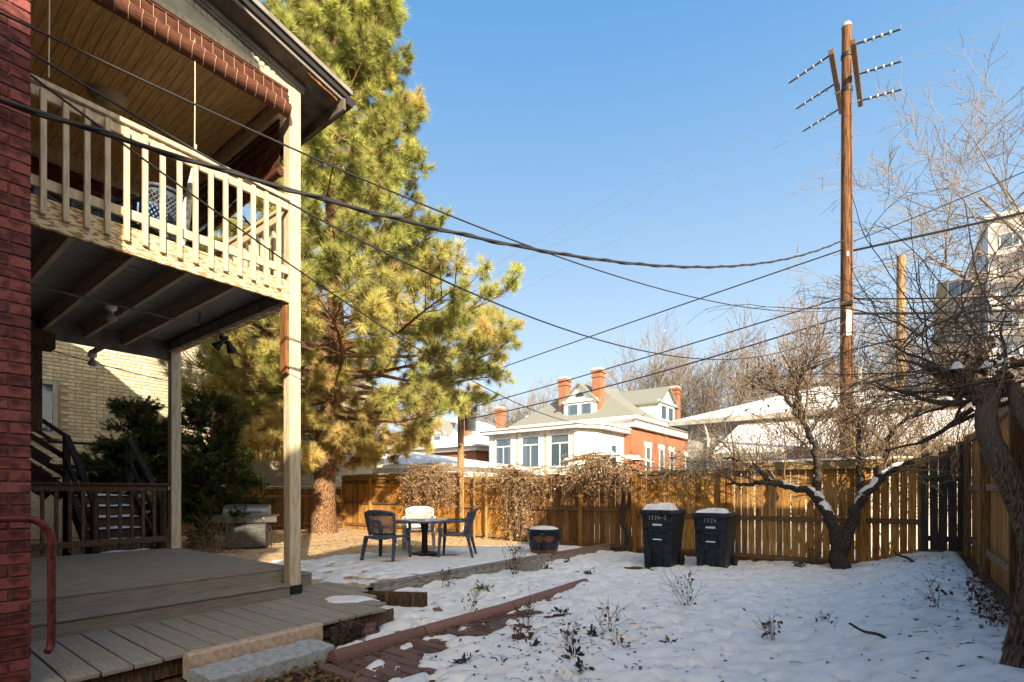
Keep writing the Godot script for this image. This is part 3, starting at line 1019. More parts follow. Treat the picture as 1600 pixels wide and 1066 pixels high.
func deck() -> void:
	var d := thing("porch_deck", "grey-brown board deck with two steps under the balcony", "deck", P(2.0, 0, 7.6))
	var off := -d.position
	var mb := MB.new()
	mb.box(off + P(0.72, -0.05, 5.90), off + P(3.28, 0.46, 9.42))
	part("frame", mb, M.deck_x[0], d)
	var b := 5.94
	while b < 9.45:
		put("deck_board", bx(2.62, 0.028, 0.138, 0.005), pick(M.deck_x), d, at(off + P(2.015, 0.487, b)))
		b += 0.1425
	put("riser", bx(2.60, 0.13, 0.026, 0.003), M.deck_x[1], d, at(off + P(2.02, 0.405, 5.885)))
	put("side_riser", bx(0.026, 0.15, 3.45, 0.003), M.deck_z[1], d, at(off + P(3.305, 0.40, 7.68)))
	# lower step along the front, and the step that wraps round the post side
	for i in 2:
		put("tread_board", bx(2.42, 0.028, 0.15, 0.005), pick(M.deck_x), d, at(off + P(1.92, 0.336, 5.64 + 0.154 * i)))
	put("riser", bx(2.40, 0.135, 0.026, 0.003), M.deck_x[2], d, at(off + P(1.92, 0.252, 5.595)))
	put("step_end", bx(0.026, 0.135, 0.28, 0.003), M.deck_z[2], d, at(off + P(3.105, 0.252, 5.745)))
	for i in 3:
		put("tread_board", bx(0.14, 0.028, 3.0, 0.005), pick(M.deck_z), d, at(off + P(3.40 + 0.145 * i, 0.336, 7.68)))
	put("riser", bx(0.43, 0.135, 0.026, 0.003), M.deck_x[3], d, at(off + P(3.545, 0.252, 6.20)))
	put("riser", bx(0.026, 0.135, 2.98, 0.003), M.deck_z[3], d, at(off + P(3.755, 0.252, 7.69)))
	# board walk in front of the steps
	var w := thing("board_walk", "low walkway of wide grey boards in front of the deck steps", "walkway", P(2.0, 0, 4.9))
	off = -w.position
	var a := 0.79
	while a < 4.0:
		var b0 := 4.28 + rr(-0.006, 0.006)
		var b1 := 5.585
		if a > 3.12:
			b1 = 6.16
		if a > 3.45:
			b0 = 4.32 + (a - 3.45) * 2.2
		put("walk_board", bx(0.172, 0.032, snappedf(b1 - b0, 0.01), 0.004), pick(M.deck_z), w, Transform3D(Basis(Vector3.UP, rr(-0.002, 0.002)) * Basis(Vector3(1, 0, 0), rr(-0.002, 0.002)), off + P(a, 0.184 + rr(-0.002, 0.002), (b0 + b1) / 2.0)))
		a += 0.1825
	put("fascia_board", bx(3.0, 0.13, 0.03, 0.004), M.brown_wood[1], w, at(off + P(2.1, 0.095, 4.36)))
	put("joist", bx(3.1, 0.11, 0.05, 0.004), M.brown_wood[2], w, at(off + P(2.2, 0.11, 5.3)))
	# snow patch on the board walk
	mb = MB.new()
	var pk := P(3.47, 0.2, 4.98)
	snow_sheet(mb, 3.12, 3.85, 4.6, 5.4, 0.02, func(_a, _b): return 0.196, func(x, y):
		var q := Vector2((x - pk.x) * 1.0 + 0.25 * (y + pk.z), (y + pk.z) * 0.75)
		return 0.028 * sstep(0.24, 0.12, q.length() + 0.06 * fine.get_noise_2d(x * 5.0, y * 5.0)) - 0.006)
	tag(put("snow_patch", mb.mesh(), M.snow), "small melting snow patch on the end of the board walk", "snow")


func stairs() -> void:
	var rail := thing("porch_railing", "dark brown wooden railing across the far side of the porch deck", "railing", P(2.0, 0.5, 9.33))
	var off := -rail.position
	put("top_rail", bx(2.46, 0.035, 0.12, 0.004), M.brown_wood[0], rail, at(off + P(1.955, 1.52, 9.32)))
	put("upper_board", bx(2.46, 0.09, 0.04, 0.004), M.brown_wood[1], rail, at(off + P(1.955, 1.455, 9.335)))
	put("lower_board", bx(2.46, 0.09, 0.04, 0.004), M.brown_wood[1], rail, at(off + P(1.955, 0.66, 9.315)))
	for i in 17:
		put("baluster", bx(0.042, 0.95, 0.042, 0.003), pick(M.brown_wood), rail, at(off + P(0.80 + 0.146 * i, 1.02, 9.355)))
	put("rail_end", bx(0.03, 0.06, 0.05, 0.004), M.steel, rail, at(off + P(3.17, 1.46, 9.30)))
	# outside stair in two flights beyond the porch
	var s := thing("outside_stair", "black wooden outside stair with snow on its treads behind the railing", "staircase", P(2.9, 0, 11.5))
	off = -s.position
	var mb := MB.new()
	for i in 6:
		var y := 0.36 + 0.19 * i
		var b := 10.55 + 0.27 * i
		put("tread", bx(0.92, 0.04, 0.29, 0.004), pick(M.black_wood), s, at(off + P(2.98, y, b)))
		put("riser", bx(0.90, 0.15, 0.02, 0.002), pick(M.brown_wood), s, at(off + P(2.98, y - 0.095, b - 0.12)))
		mb = MB.new()
		mb.grid(_snow_pad(off + P(2.98, y + 0.02, b), 0.78, 0.22, 0.035))
		part("tread_snow", mb, M.snow, s)
	for a in [2.50, 3.46]:
		mb = MB.new()
		mb.bar(off + P(a, 0.18, 10.35), off + P(a, 1.42, 12.1), 0.05, 0.26)
		part("stringer", mb, M.black_wood[0], s)
		mb = MB.new()
		mb.bar(off + P(a, 1.22, 10.4), off + P(a, 2.42, 12.1), 0.09, 0.05)
		mb.bar(off + P(a, 0.75, 10.4), off + P(a, 1.95, 12.1), 0.04, 0.09)
		part("handrail", mb, M.black_wood[1], s)
		for q in [[10.42, 0.0, 1.25], [12.1, 0.0, 2.42]]:
			put("newel", bx(0.10, q[2] - q[1], 0.10, 0.006), M.black_wood[2], s, at(off + P(a, (q[1] + q[2]) / 2.0, q[0])))
	put("landing", bx(1.15, 0.05, 1.2, 0.004), M.black_wood[0], s, at(off + P(2.98, 1.46, 12.7)))
	mb = MB.new()
	mb.bar(off + P(2.45, 2.38, 13.25), off + P(3.5, 2.38, 13.25), 0.08, 0.05)
	mb.bar(off + P(2.45, 1.9, 13.25), off + P(3.5, 1.9, 13.25), 0.04, 0.09)
	part("landing_rail", mb, M.black_wood[1], s)
	# upper flight to the left
	for i in 8:
		put("tread", bx(0.27, 0.04, 1.0, 0.004), pick(M.black_wood), s, at(off + P(2.3 - 0.25 * i, 1.65 + 0.19 * i, 12.7)))
	for b in [12.15, 13.25]:
		mb = MB.new()
		mb.bar(off + P(2.5, 1.36, b), off + P(0.3, 3.03, b), 0.05, 0.26)
		mb.bar(off + P(2.5, 2.42, b), off + P(0.3, 4.10, b), 0.08, 0.06)
		mb.bar(off + P(2.5, 2.02, b), off + P(0.3, 3.70, b), 0.04, 0.09)
		mb.bar(off + P(2.5, 1.70, b), off + P(0.3, 3.38, b), 0.04, 0.09)
		part("side_rail", mb, M.black_wood[2], s)


func _snow_pad(mid: Vector3, w: float, d: float, h: float) -> Array:
	var rows := []
	var ph := rr(0, 6)
	for j in 7:
		var row := []
		for i in 13:
			var x := (i / 12.0 - 0.5) * w
			var z := (0.5 - j / 6.0) * d
			var e := minf(minf(i, 12 - i) / 2.0, minf(j, 6 - j) / 1.5)
			row.append(mid + Vector3(x * (1.0 + 0.04 * sin(j * 2.1 + ph)), h * minf(1.0, e) * (0.8 + 0.25 * sin(i * 0.9 + ph + j * 0.4)), z * (1.0 + 0.06 * sin(i * 1.7 + ph))))
		rows.append(row)
	return rows


# boards set side by side from p to q (plan points), each board a part
func board_run(parent: Node3D, p: Vector2, q: Vector2, width: float, gap: float, y0: Callable, y1: Callable, mats: Array, thick := 0.018) -> void:
	var along := (q - p).normalized()
	var length := p.distance_to(q)
	var turn := atan2(along.y, along.x)
	var s := 0.0
	while s < length - 0.02:
		var w := minf(width * rr(0.84, 1.06), length - s)
		var m := p + along * (s + w / 2.0)
		var lo: float = y0.call(m.x, m.y)
		var hi: float = y1.call(m.x, m.y) + rr(-0.014, 0.014)
		put("board", bx(snappedf(w, 0.006), snappedf(hi - lo, 0.02), thick, 0.003), pick(mats), parent, Transform3D(Basis(Vector3.UP, turn + rr(-0.02, 0.02)) * Basis(Vector3(0, 0, 1), rr(-0.007, 0.007)), P(m.x, (lo + hi) / 2.0, m.y) - parent.position))
		s += w + gap * rr(0.35, 1.5)


func cap_snow(parent: Node3D, p: Vector3, q: Vector3, w: float, h: float) -> void:
	var rows := []
	var n := int(p.distance_to(q) / 0.12) + 2
	var z := (q - p).normalized()
	var x := Vector3.UP.cross(z).normalized()
	for j in 5:
		var row := []
		for i in n:
			var e = minf(1.0, minf(i, n - 1 - i) / 1.5) * [0.0, 0.85, 1.0, 0.85, 0.0][j]
			var k := 0.75 + 0.6 * fine.get_noise_2d(i * 0.35 + p.x * 3.0, j * 0.2 + p.z)
			row.append(p.lerp(q, i / float(n - 1)) + x * (j / 4.0 - 0.5) * w * (0.85 + 0.3 * fine.get_noise_2d(i * 0.8, j + p.z)) + Vector3.UP * h * e * k)
		rows.append(row)
	var mb := MB.new()
	mb.grid(rows)
	part("snow_cap", mb, M.snow, parent)


func fences() -> void:
	var A := 11.12
	var flat := func(y: float) -> Callable:
		return func(_a, _b): return y
	# --- back fence, four stretches
	var secs := [
		{"b0": 10.35, "b1": 16.2, "label": "tall cedar board fence behind the pine, capped with snow", "mats": M.cedar, "gap": 0.002, "posts": [10.4, 12.6, 14.6, 16.15], "cap": true, "rails": [0.25, 1.02, 1.72]},
		{"b0": 5.05, "b1": 8.35, "label": "brown board fence behind the big glazed pot, under the dead vine", "mats": M.cedar_old, "gap": 0.006, "posts": [5.1, 6.35, 8.3], "cap": false, "rails": [0.98, 0.12]},
		{"b0": 2.95, "b1": 5.0, "label": "cedar fence behind the two waste bins", "mats": M.cedar, "gap": 0.004, "posts": [3.0, 4.95], "cap": false, "rails": [0.88, 0.12]},
		{"b0": -0.26, "b1": 2.9, "label": "cedar fence with light showing between its boards, behind the forked tree", "mats": M.cedar, "gap": 0.016, "posts": [0.62, 2.88], "cap": true, "rails": [0.88, 0.12]},
	]
	for s in secs:
		var f := thing("board_fence", s.label, "fence", P(A, 0, (s.b0 + s.b1) / 2.0), 0.0, "stretches of the back fence")
		board_run(f, Vector2(A, s.b0), Vector2(A, s.b1), 0.118 if s.gap > 0.01 else 0.138, s.gap, func(_a, b): return (0.02 if b > 0.9 else 0.02 + 0.3 * sstep(0.9, -0.2, b)), flat.call(1.84), s.mats)
		for y in s.rails:
			var k: int = s.posts.size() - 1
			for i in maxi(k, 1):
				var r0: float = s.posts[i] + 0.05
				var r1: float = s.posts[i + 1] - 0.05 if i + 1 < s.posts.size() else s.b1
				if y < 0.2 and r1 < 1.0:
					continue
				put("rail", bx(0.038, 0.088, snappedf(r1 - r0, 0.02), 0.004), pick(M.cedar_rail), f, at(P(A - 0.032, y, (r0 + r1) / 2.0) - f.position))
		if s.posts[0] - s.b0 > 0.3:
			put("rail", bx(0.038, 0.088, snappedf(s.posts[0] - s.b0 - 0.08, 0.02), 0.004), pick(M.cedar_rail), f, at(P(A - 0.032, 0.89, (s.posts[0] + s.b0) / 2.0) - f.position))
		for b in s.posts:
			put("post", bx(0.09, 1.98, 0.09, 0.005), pick(M.cedar), f, at(P(A - 0.062, 0.93, b) - f.position))
		if s.cap:
			var len2: float = s.b1 - s.b0
			put("header_board", bx(0.03, 0.125, snappedf(len2 - 0.02, 0.02), 0.004), pick(M.cedar_cap), f, at(P(A - 0.03 if s.b0 > 5 else A - 0.122, 1.885, (s.b0 + s.b1) / 2.0) - f.position))
			put("cap_board", bx(0.16, 0.03, snappedf(len2, 0.02), 0.004), pick(M.cedar_cap), f, at(P(A - 0.05, 1.965, (s.b0 + s.b1) / 2.0) - f.position))
			cap_snow(f, P(A - 0.05, 1.98, s.b0 + 0.1) - f.position, P(A - 0.05, 1.98, s.b1 - 0.05) - f.position, 0.16, 0.05)
		elif s.b0 > 2.0 and s.b0 < 5.0:
			put("header_board", bx(0.03, 0.10, snappedf(s.b1 - s.b0 - 0.1, 0.02), 0.004), pick(M.cedar_cap), f, at(P(A - 0.032, 1.83, (s.b0 + s.b1) / 2.0) - f.position))
	# --- gate with a diagonal brace
	var g := thing("board_gate", "cedar board gate with a diagonal brace and pale poles beside it", "gate", P(A, 0, 9.35))
	board_run(g, Vector2(A, 8.42), Vector2(A, 10.3), 0.138, 0.004, flat.call(0.05), flat.call(1.82), M.cedar)
	for y in [0.18, 0.98, 1.7]:
		put("rail", bx(0.038, 0.088, 1.8, 0.004), pick(M.cedar_cap), g, at(P(A - 0.032, y, 9.36) - g.position))
	var mb := MB.new()
	mb.bar(P(A - 0.034, 0.22, 9.25) - g.position, P(A - 0.034, 0.94, 8.5) - g.position, 0.034, 0.088, Vector3(-1, 0, 0))
	part("brace", mb, M.cedar_cap[0], g)
	for b in [8.40, 9.3, 9.75, 10.2]:
		put("upright_pole", bx(0.065, 1.95, 0.065, 0.02), pick(M.cedar_cap), g, at(P(A - 0.13 - rr(0, 0.12), 0.98, b) - g.position, rr(0, 1)))
	# --- old dark boards up to the corner, stepped and leaning
	var d := thing("dark_fence", "weathered black board fence with a sloping top in the far corner", "fence", P(A - 0.02, 0, -0.52))
	board_run(d, Vector2(A - 0.01, -0.78), Vector2(A - 0.01, -0.29), 0.118, 0.005, flat.call(0.30), func(_a, b): return 1.96 + 0.62 * (-0.29 - b), M.cedar_dark, 0.02)
	for y in [0.62, 1.62]:
		put("rail", bx(0.038, 0.088, 0.5, 0.004), M.cedar_dark[0], d, at(P(A + 0.022, y, -0.535) - d.position))
	put("sill_board", bx(0.05, 0.07, 0.46, 0.004), M.cedar_rail[0], d, at(P(A - 0.05, 0.40, -0.50) - d.position))
	put("post", bx(0.10, 2.35, 0.10, 0.005), M.cedar_dark[1], d, at(P(A - 0.02, 1.17, -0.24) - d.position))
	# --- right hand fence running back to the corner
	var r := thing("side_fence", "tall cedar fence along the right edge, behind the twisted vine trunk", "fence", P(7.6, 0, -0.80))
	board_run(r, Vector2(0.6, -0.84), Vector2(11.08, -0.84), 0.138, 0.001, flat.call(0.22), flat.call(2.34), M.cedar)
	for y in [0.64, 1.46, 2.24]:
		for q in [[0.7, 2.0], [2.1, 4.2], [4.3, 6.35], [6.45, 8.75], [8.85, 11.0]]:
			put("rail", bx(snappedf(q[1] - q[0], 0.02), 0.088, 0.04, 0.004), pick(M.cedar_rail_x), r, at(P((q[0] + q[1]) / 2.0, y, -0.808) - r.position))
	for a in [0.65, 2.05, 4.25, 6.40, 8.80, 11.03]:
		put("post", bx(0.09, 2.3, 0.09, 0.005), pick(M.cedar_old), r, at(P(a, 1.18, -0.775) - r.position))
	# --- low fence in front of the buff building
	var n := thing("low_fence", "low weathered board fence beyond the pine trunk and the grill", "fence", P(8.8, 0, 16.25))
	board_run(n, Vector2(5.4, 16.25), Vector2(11.05, 16.25), 0.138, 0.003, flat.call(0.0), flat.call(1.50), M.cedar_old)
	for y in [0.3, 1.25]:
		put("rail", bx(5.6, 0.088, 0.038, 0.004), pick(M.cedar_rail_x), n, at(P(8.22, y, 16.22) - n.position))
	put("cap_board", bx(5.66, 0.03, 0.14, 0.004), M.cedar_cap[0], n, at(P(8.22, 1.535, 16.24) - n.position))
	cap_snow(n, P(5.6, 1.55, 16.24) - n.position, P(11.0, 1.55, 16.24) - n.position, 0.14, 0.05)


# a window set into a wall: frame, sash bars, glass, dark room behind
func window(parent: Node3D, mid: Vector3, along: Vector3, out: Vector3, w: float, h: float, bars := 1, frame: Material = null, transom := 0.0) -> void:
	var fr: Material = frame if frame else M.trim
	var turn := atan2(-along.z, along.x)
	var win := put("window", bx(w, h, 0.02, 0.0), M.room, parent, at(mid + out * 0.012, turn))
	var mb := MB.new()
	for s in [-1.0, 1.0]:
		mb.box(Vector3(s * (w / 2 + 0.04) - 0.05, -h / 2 - 0.09, 0.0), Vector3(s * (w / 2 + 0.04) + 0.05, h / 2 + 0.09, 0.07), 0.006)
	for s in [-1.0, 1.0]:
		mb.box(Vector3(-w / 2 + 0.012, s * (h / 2 + 0.04) - 0.05, 0.002), Vector3(w / 2 - 0.012, s * (h / 2 + 0.04) + 0.05, 0.067), 0.006)
	put("frame", mb.mesh(), fr, win)
	mb = MB.new()
	for i in bars:
		var x := w * ((i + 1.0) / (bars + 1.0) - 0.5)
		mb.box(Vector3(x - 0.03, -h / 2 + 0.012, 0.018), Vector3(x + 0.03, (transom if transom != 0.0 else h / 2) - 0.012, 0.05))
	if transom != 0.0:
		mb.box(Vector3(-w / 2 + 0.012, transom - 0.04, 0.016), Vector3(w / 2 - 0.012, transom + 0.04, 0.054))
	if bars or transom != 0.0:
		put("sash_bar", mb.mesh(), fr, win)
	if w > 0.6:
		# a blind drawn part of the way, or curtains at the sides
		mb = MB.new()
		var how := rng.randi() % 3
		if how == 0:
			mb.box(Vector3(-w / 2 + 0.02, h / 2 - h * rr(0.2, 0.55), 0.0125), Vector3(w / 2 - 0.02, h / 2 - 0.02, 0.018))
		else:
			mb.box(Vector3(-w / 2 + 0.02, -h / 2 + 0.02, 0.0125), Vector3(-w / 2 + w * rr(0.12, 0.3), h / 2 - 0.02, 0.018))
			if how == 2:
				mb.box(Vector3(w / 2 - w * rr(0.12, 0.3), -h / 2 + 0.02, 0.0125), Vector3(w / 2 - 0.02, h / 2 - 0.02, 0.018))
		put("curtain", mb.mesh(), M.curtain, win)
	mb = MB.new()
	mb.box(Vector3(-w / 2 + 0.012, -h / 2 + 0.012, 0.022), Vector3(w / 2 - 0.012, h / 2 - 0.012, 0.028))
	put("pane", mb.mesh(), M.glass, win)


func buff_building() -> void:
	var h := thing("buff_building", "buff brick building with a window, beyond the porch and pine", "building", P(5, 0, 17.5))
	var off := -h.position
	var mb := MB.new()
	mb.box(off + P(-8, -0.1, 17.52), off + P(13.4, 7.2, 26.0))
	part("wall", mb, M.mortar_buff, h)
	# bricks: the largest in view one by one, the rest joined
	var joined := MB.new()
	var rows := 0
	var y := 0.2
	var made := 0
	while y < 7.1:
		var a := -1.0 + (0.15 if rows % 2 else 0.0)
		while a < 13.3:
			var w := 0.288 if a < 13.0 else 0.2
			var in_window := a + w > 2.42 and a < 3.42 and y > 2.82 and y < 4.26
			var seen := a > 2.9 and a < 5.4 and y > 2.05 and y < 5.6
			if not in_window and a + w < 13.4:
				if seen and made < 300:
					put("brick", bx(w, 0.082, 0.03, 0.004), pick(M.buff_brick), h, at(off + P(a + w / 2, y + 0.041, 17.516 + rr(-0.002, 0.002))))
					made += 1
				elif (a > 2.0 or y < 6.0) and a > 1.6:
					joined.box(off + P(a, y, 17.502), off + P(a + w, y + 0.082, 17.53))
			a += 0.30
		y += 0.095
		rows += 1
	var o := part("brick_courses", joined, M.buff_brick[0], h)
	o.set_meta("kind", "stuff")
	window(h, off + P(2.92, 3.54, 17.5), Vector3(1, 0, 0), Vector3(0, 0, 1), 0.84, 1.24, 0, M.gray_wall)
	window(h, off + P(7.35, 2.6, 17.5), Vector3(1, 0, 0), Vector3(0, 0, 1), 1.0, 0.5, 0, M.gray_wall)
	put("window_sill", bx(1.05, 0.07, 0.12, 0.006), M.stone, h, at(off + P(2.92, 2.80, 17.46)))
	mb = MB.new()
	mb.box(off + P(-8.2, 7.2, 17.3), off + P(13.6, 7.4, 26.2), 0.02)
	part("roof", mb, M.shingle, h)
	# service cable along the wall
	mb = MB.new()
	var path := curve([P(2.6, 5.1, 17.2), P(4.5, 4.65, 16.6), P(6.4, 4.4, 16.0), P(9.0, 4.5, 15.2)], 0.3)
	mb.tube(path, taper(path.size(), 0.014, 0.014), 5)
	tag(put("service_cable", mb.mesh(), M.wire), "black cable sagging in front of the buff brick wall", "cable")


func gable_dormer(parent: Node3D, mid: Vector3, along: Vector3, out: Vector3, w: float, wall_h: float, rise: float, depth: float, lunette := false) -> void:
	# mid: foot of the front wall; the front looks along out
	var up := Vector3.UP
	var l := mid - along * w / 2
	var r := mid + along * w / 2
	var mb := MB.new()
	mb.prism(PackedVector3Array([l, r, r + up * wall_h, mid + up * (wall_h + rise), l + up * wall_h]), -out * depth)
	part("dormer_wall", mb, M.trim, parent)
	mb = MB.new()
	var o := out * 0.25
	for s in [-1.0, 1.0]:
		var ea = mid + along * s * (w / 2 + 0.2) + up * (wall_h - 0.16) + o
		var ri := mid + up * (wall_h + rise + 0.02) + o
		mb.prism(PackedVector3Array([ea, ri, ri + up * 0.12, ea + up * 0.12]), -out * (depth + 0.4))
	part("dormer_roof", mb, M.slate, parent)
	mb = MB.new()
	mb.bar(l - along * 0.15 + up * (wall_h + 0.03) + out * 0.08, r + along * 0.15 + up * (wall_h + 0.03) + out * 0.08, 0.24, 0.16)
	part("dormer_cornice", mb, M.siding, parent)
	for s in [-1.0, 1.0]:
		window(parent, mid + along * s * w * 0.21 + up * wall_h * 0.52, along, out, w * 0.32, wall_h * 0.66, 0)
	if lunette:
		mb = MB.new()
		var poly := PackedVector3Array()
		for k in 11:
			var t := PI * k / 10.0
			poly.append(mid + along * cos(t) * 0.32 + up * (wall_h + rise * 0.28 + sin(t) * 0.3))
		mb.prism(poly, out * 0.03)
		part("lunette", mb, M.room, parent)


func chimney(parent: Node3D, a: float, b: float, y0: float, y1: float, w: float, d: float) -> void:
	var mb := MB.new()
	mb.box(P(a - w / 2, y0, b - d / 2) - parent.position, P(a + w / 2, y1 - 0.3, b + d / 2) - parent.position, 0.01)
	mb.box(P(a - w / 2 - 0.06, y1 - 0.62, b - d / 2 - 0.06) - parent.position, P(a + w / 2 + 0.06, y1 - 0.52, b + d / 2 + 0.06) - parent.position, 0.01)
	mb.box(P(a - w / 2 - 0.08, y1 - 0.3, b - d / 2 - 0.08) - parent.position, P(a + w / 2 + 0.08, y1 - 0.12, b + d / 2 + 0.08) - parent.position, 0.01)
	var o := part("chimney", mb, M.far_brick, parent)
	mb = MB.new()
	mb.box(P(a - w / 2 - 0.02, y1 - 0.12, b - d / 2 - 0.02) - parent.position, P(a + w / 2 + 0.02, y1, b + d / 2 + 0.02) - parent.position, 0.03)
	put("chimney_cap", mb.mesh(), M.trim, o)


func hip(parent: Node3D, called: String, a0: float, a1: float, b0: float, b1: float, y: float, rise: float, inset: float, m: Material, th := 0.15) -> void:
	var off := -parent.position
	var e := [off + P(a0, y, b0), off + P(a1, y, b0), off + P(a1, y, b1), off + P(a0, y, b1)]
	var mid := (b0 + b1) / 2.0
	var r0 := off + P(a0 + inset, y + rise, mid)
	var r1 := off + P(a1 - inset, y + rise, mid)
	var mb := MB.new()
	var t := Vector3(0, th, 0)
	mb.quad(e[0], e[1], e[2], e[3], Vector3.DOWN)
	for i in 4:
		mb.quad(e[i], e[(i + 1) % 4], e[(i + 1) % 4] + t, e[i] + t, (e[i] + e[(i + 1) % 4]) / 2.0 - (e[0] + e[2]) / 2.0)
	mb.quad(e[0] + t, e[1] + t, r1, r0, Vector3(0, 1, 0.5))
	mb.quad(e[2] + t, e[3] + t, r0, r1, Vector3(0, 1, -0.5))
	mb.tri(e[1] + t, e[2] + t, r1, Vector3(0.5, 1, 0))
	mb.tri(e[3] + t, e[0] + t, r0, Vector3(-0.5, 1, 0))
	part(called, mb, m, parent)


func far_houses() -> void:
	# --- red brick house with the cream sunroom
	var h := thing("brick_villa", "red brick house with cream sunroom, dormers and three chimneys across the alley", "house", P(33, 0, 18))
	var off := -h.position
	var mb := MB.new()
	mb.box(off + P(30.7, -0.1, 13.9), off + P(42.2, 5.5, 23.0))
	part("brick_wall", mb, M.far_brick, h)
	mb = MB.new()
	mb.box(off + P(30.4, 5.5, 13.6), off + P(42.5, 5.75, 23.3), 0.03)
	mb.box(off + P(30.2, 5.98, 13.4), off + P(42.7, 6.2, 23.5), 0.03)
	mb.box(off + P(30.6, 5.75, 13.8), off + P(42.3, 5.98, 23.1))
	part("cornice", mb, M.trim, h)
	for i in 32:
		put("cornice_block", bx(0.14, 0.2, 0.2, 0.01), M.trim, h, at(off + P(30.75 + 0.37 * i, 5.865, 13.68)))
	hip(h, "main_roof", 30.3, 42.6, 13.5, 23.4, 6.2, 3.3, 3.2, M.slate, 0.08)
	for q in [[33.2, 1.5, 0.75, 3.4], [35.6, 1.2, 0.75, 3.4], [37.6, 1.3, 0.75, 3.4], [41.0, 1.3, 0.8, 3.2]]:
		window(h, off + P(q[0], q[3], 13.9), Vector3(1, 0, 0), Vector3(0, 0, 1), q[2], 1.9, 0)
		put("window_head", bx(q[2] + 0.4, 0.28, 0.1, 0.02), M.trim, h, at(off + P(q[0], q[3] + 1.18, 13.87)))
	gable_dormer(h, off + P(30.75, 6.3, 17.75), Vector3(0, 0, 1), Vector3(-1, 0, 0), 2.5, 1.25, 1.15, 3.0, true)
	gable_dormer(h, off + P(36.3, 6.25, 13.75), Vector3(1, 0, 0), Vector3(0, 0, 1), 3.2, 1.45, 1.15, 4.5)
	chimney(h, 31.4, 19.35, 5.8, 9.5, 0.64, 0.62)
	chimney(h, 31.2, 16.55, 5.8, 9.7, 0.64, 0.62)
	chimney(h, 39.8, 14.4, 5.8, 9.6, 0.64, 0.62)
	# snow left on the slates
	mb = MB.new()
	snow_sheet(mb, 31.2, 36.4, 13.7, 15.3, 0.12, func(_a, b): return 6.30 + (b - 13.5) * 0.667 + 0.02, func(a, b): return -0.03 + 0.12 * sstep(0.05, 0.3, noise.get_noise_2d(a * 11.0, b * 11.0) + 0.1))
	part("roof_snow", mb, M.roof_snow, h)
	# sunroom: three tall windows to the yard, slanted corner, lap siding
	var foot := [P(26.2, 0, 22.0), P(26.2, 0, 15.2), P(27.4, 0, 14.5), P(31.0, 0, 14.45), P(31.0, 0, 22.0)]
	mb = MB.new()
	var poly := PackedVector3Array()
	for q in foot:
		poly.append(off + q)
	mb.prism(poly, Vector3(0, 5.1, 0))
	part("sunroom_wall", mb, M.siding, h)
	mb = MB.new()
	poly = PackedVector3Array()
	for q in [P(25.7, 5.1, 22.4), P(25.7, 5.1, 15.0), P(27.2, 5.1, 14.05), P(31.3, 5.1, 14.0), P(31.3, 5.1, 22.4)]:
		poly.append(off + q)
	mb.prism(poly, Vector3(0, 0.22, 0))
	part("sunroom_cornice", mb, M.trim, h)
	mb = MB.new()
	poly = PackedVector3Array()
	for q in [P(25.6, 5.32, 22.5), P(25.6, 5.32, 14.9), P(27.15, 5.32, 13.95), P(31.4, 5.32, 13.9), P(31.4, 5.32, 22.5)]:
		poly.append(off + q)
	mb.prism(poly, Vector3(0, 0.1, 0))
	part("sunroom_roof", mb, M.roof_snow, h)
	for b in [16.45, 18.6, 20.75]:
		window(h, off + P(26.2, 3.85, b), Vector3(0, 0, 1), Vector3(-1, 0, 0), 1.25, 1.85, 1, M.trim, 0.45)
	for b in [15.35, 17.3, 17.75, 19.45, 19.9, 21.75]:
		put("pilaster", bx(0.06, 3.1, 0.28, 0.01), M.trim, h, at(off + P(26.17, 3.55, b)))
	for b in [17.52, 19.67]:
		put("wall_panel", bx(0.03, 2.6, 0.2, 0.005), M.trim_tan, h, at(off + P(26.18, 3.6, b)))
	window(h, off + P(29.2, 3.4, 14.47), Vector3(1, 0, 0), Vector3(0, 0, 1), 0.7, 1.7, 0)
	var u := (P(27.4, 0, 14.5) - P(26.2, 0, 15.2)).normalized()
	for i in 14:
		put("lap_board", bx(1.36, 0.20, 0.03, 0.004), M.siding, h, Transform3D(Basis(Vector3.UP, atan2(-u.z, u.x)) * Basis(Vector3(1, 0, 0), -0.06), off + P(26.8, 2.35 + 0.205 * i, 14.84)))
	# --- house left of it, mostly behind the pine
	var k := thing("snowy_roof_house", "red brick house with snowy hip roof and chimneys behind the pine", "house", P(32, 0, 29))
	mb = MB.new()
	mb.box(P(27.4, -0.1, 24.2) - k.position, P(39.0, 4.3, 36.0) - k.position)
	part("brick_wall", mb, M.far_brick, k)
	mb = MB.new()
	mb.box(P(27.1, 4.3, 23.9) - k.position, P(39.3, 4.6, 36.3) - k.position, 0.03)
	part("cornice", mb, M.trim, k)
	hip(k, "roof", 26.8, 39.6, 23.6, 36.6, 4.6, 3.0, 4.5, M.roof_snow, 0.1)
	chimney(k, 28.2, 25.8, 4.6, 8.4, 0.52, 0.52)
	chimney(k, 31.5, 25.3, 4.6, 8.0, 0.52, 0.52)
	chimney(k, 34.5, 24.6, 4.6, 7.6, 0.5, 0.5)
	gable_dormer(k, P(27.8, 4.7, 29.0) - k.position, Vector3(0, 0, 1), Vector3(-1, 0, 0), 2.4, 1.1, 1.1, 3.0)
	for b in [25.6, 27.6, 30.2]:
		window(k, P(27.4, 2.7, b) - k.position, Vector3(0, 0, 1), Vector3(-1, 0, 0), 0.9, 1.7, 0)
	# --- white garage behind the pine trunk
	var g := thing("white_garage", "sunlit white garage beyond the fence, behind the pine trunk", "garage", P(17.5, 0, 19))
	mb = MB.new()
	mb.box(P(15.5, -0.1, 15.6) - g.position, P(21.0, 2.5, 26.0) - g.position)
	part("wall", mb, M.siding, g)
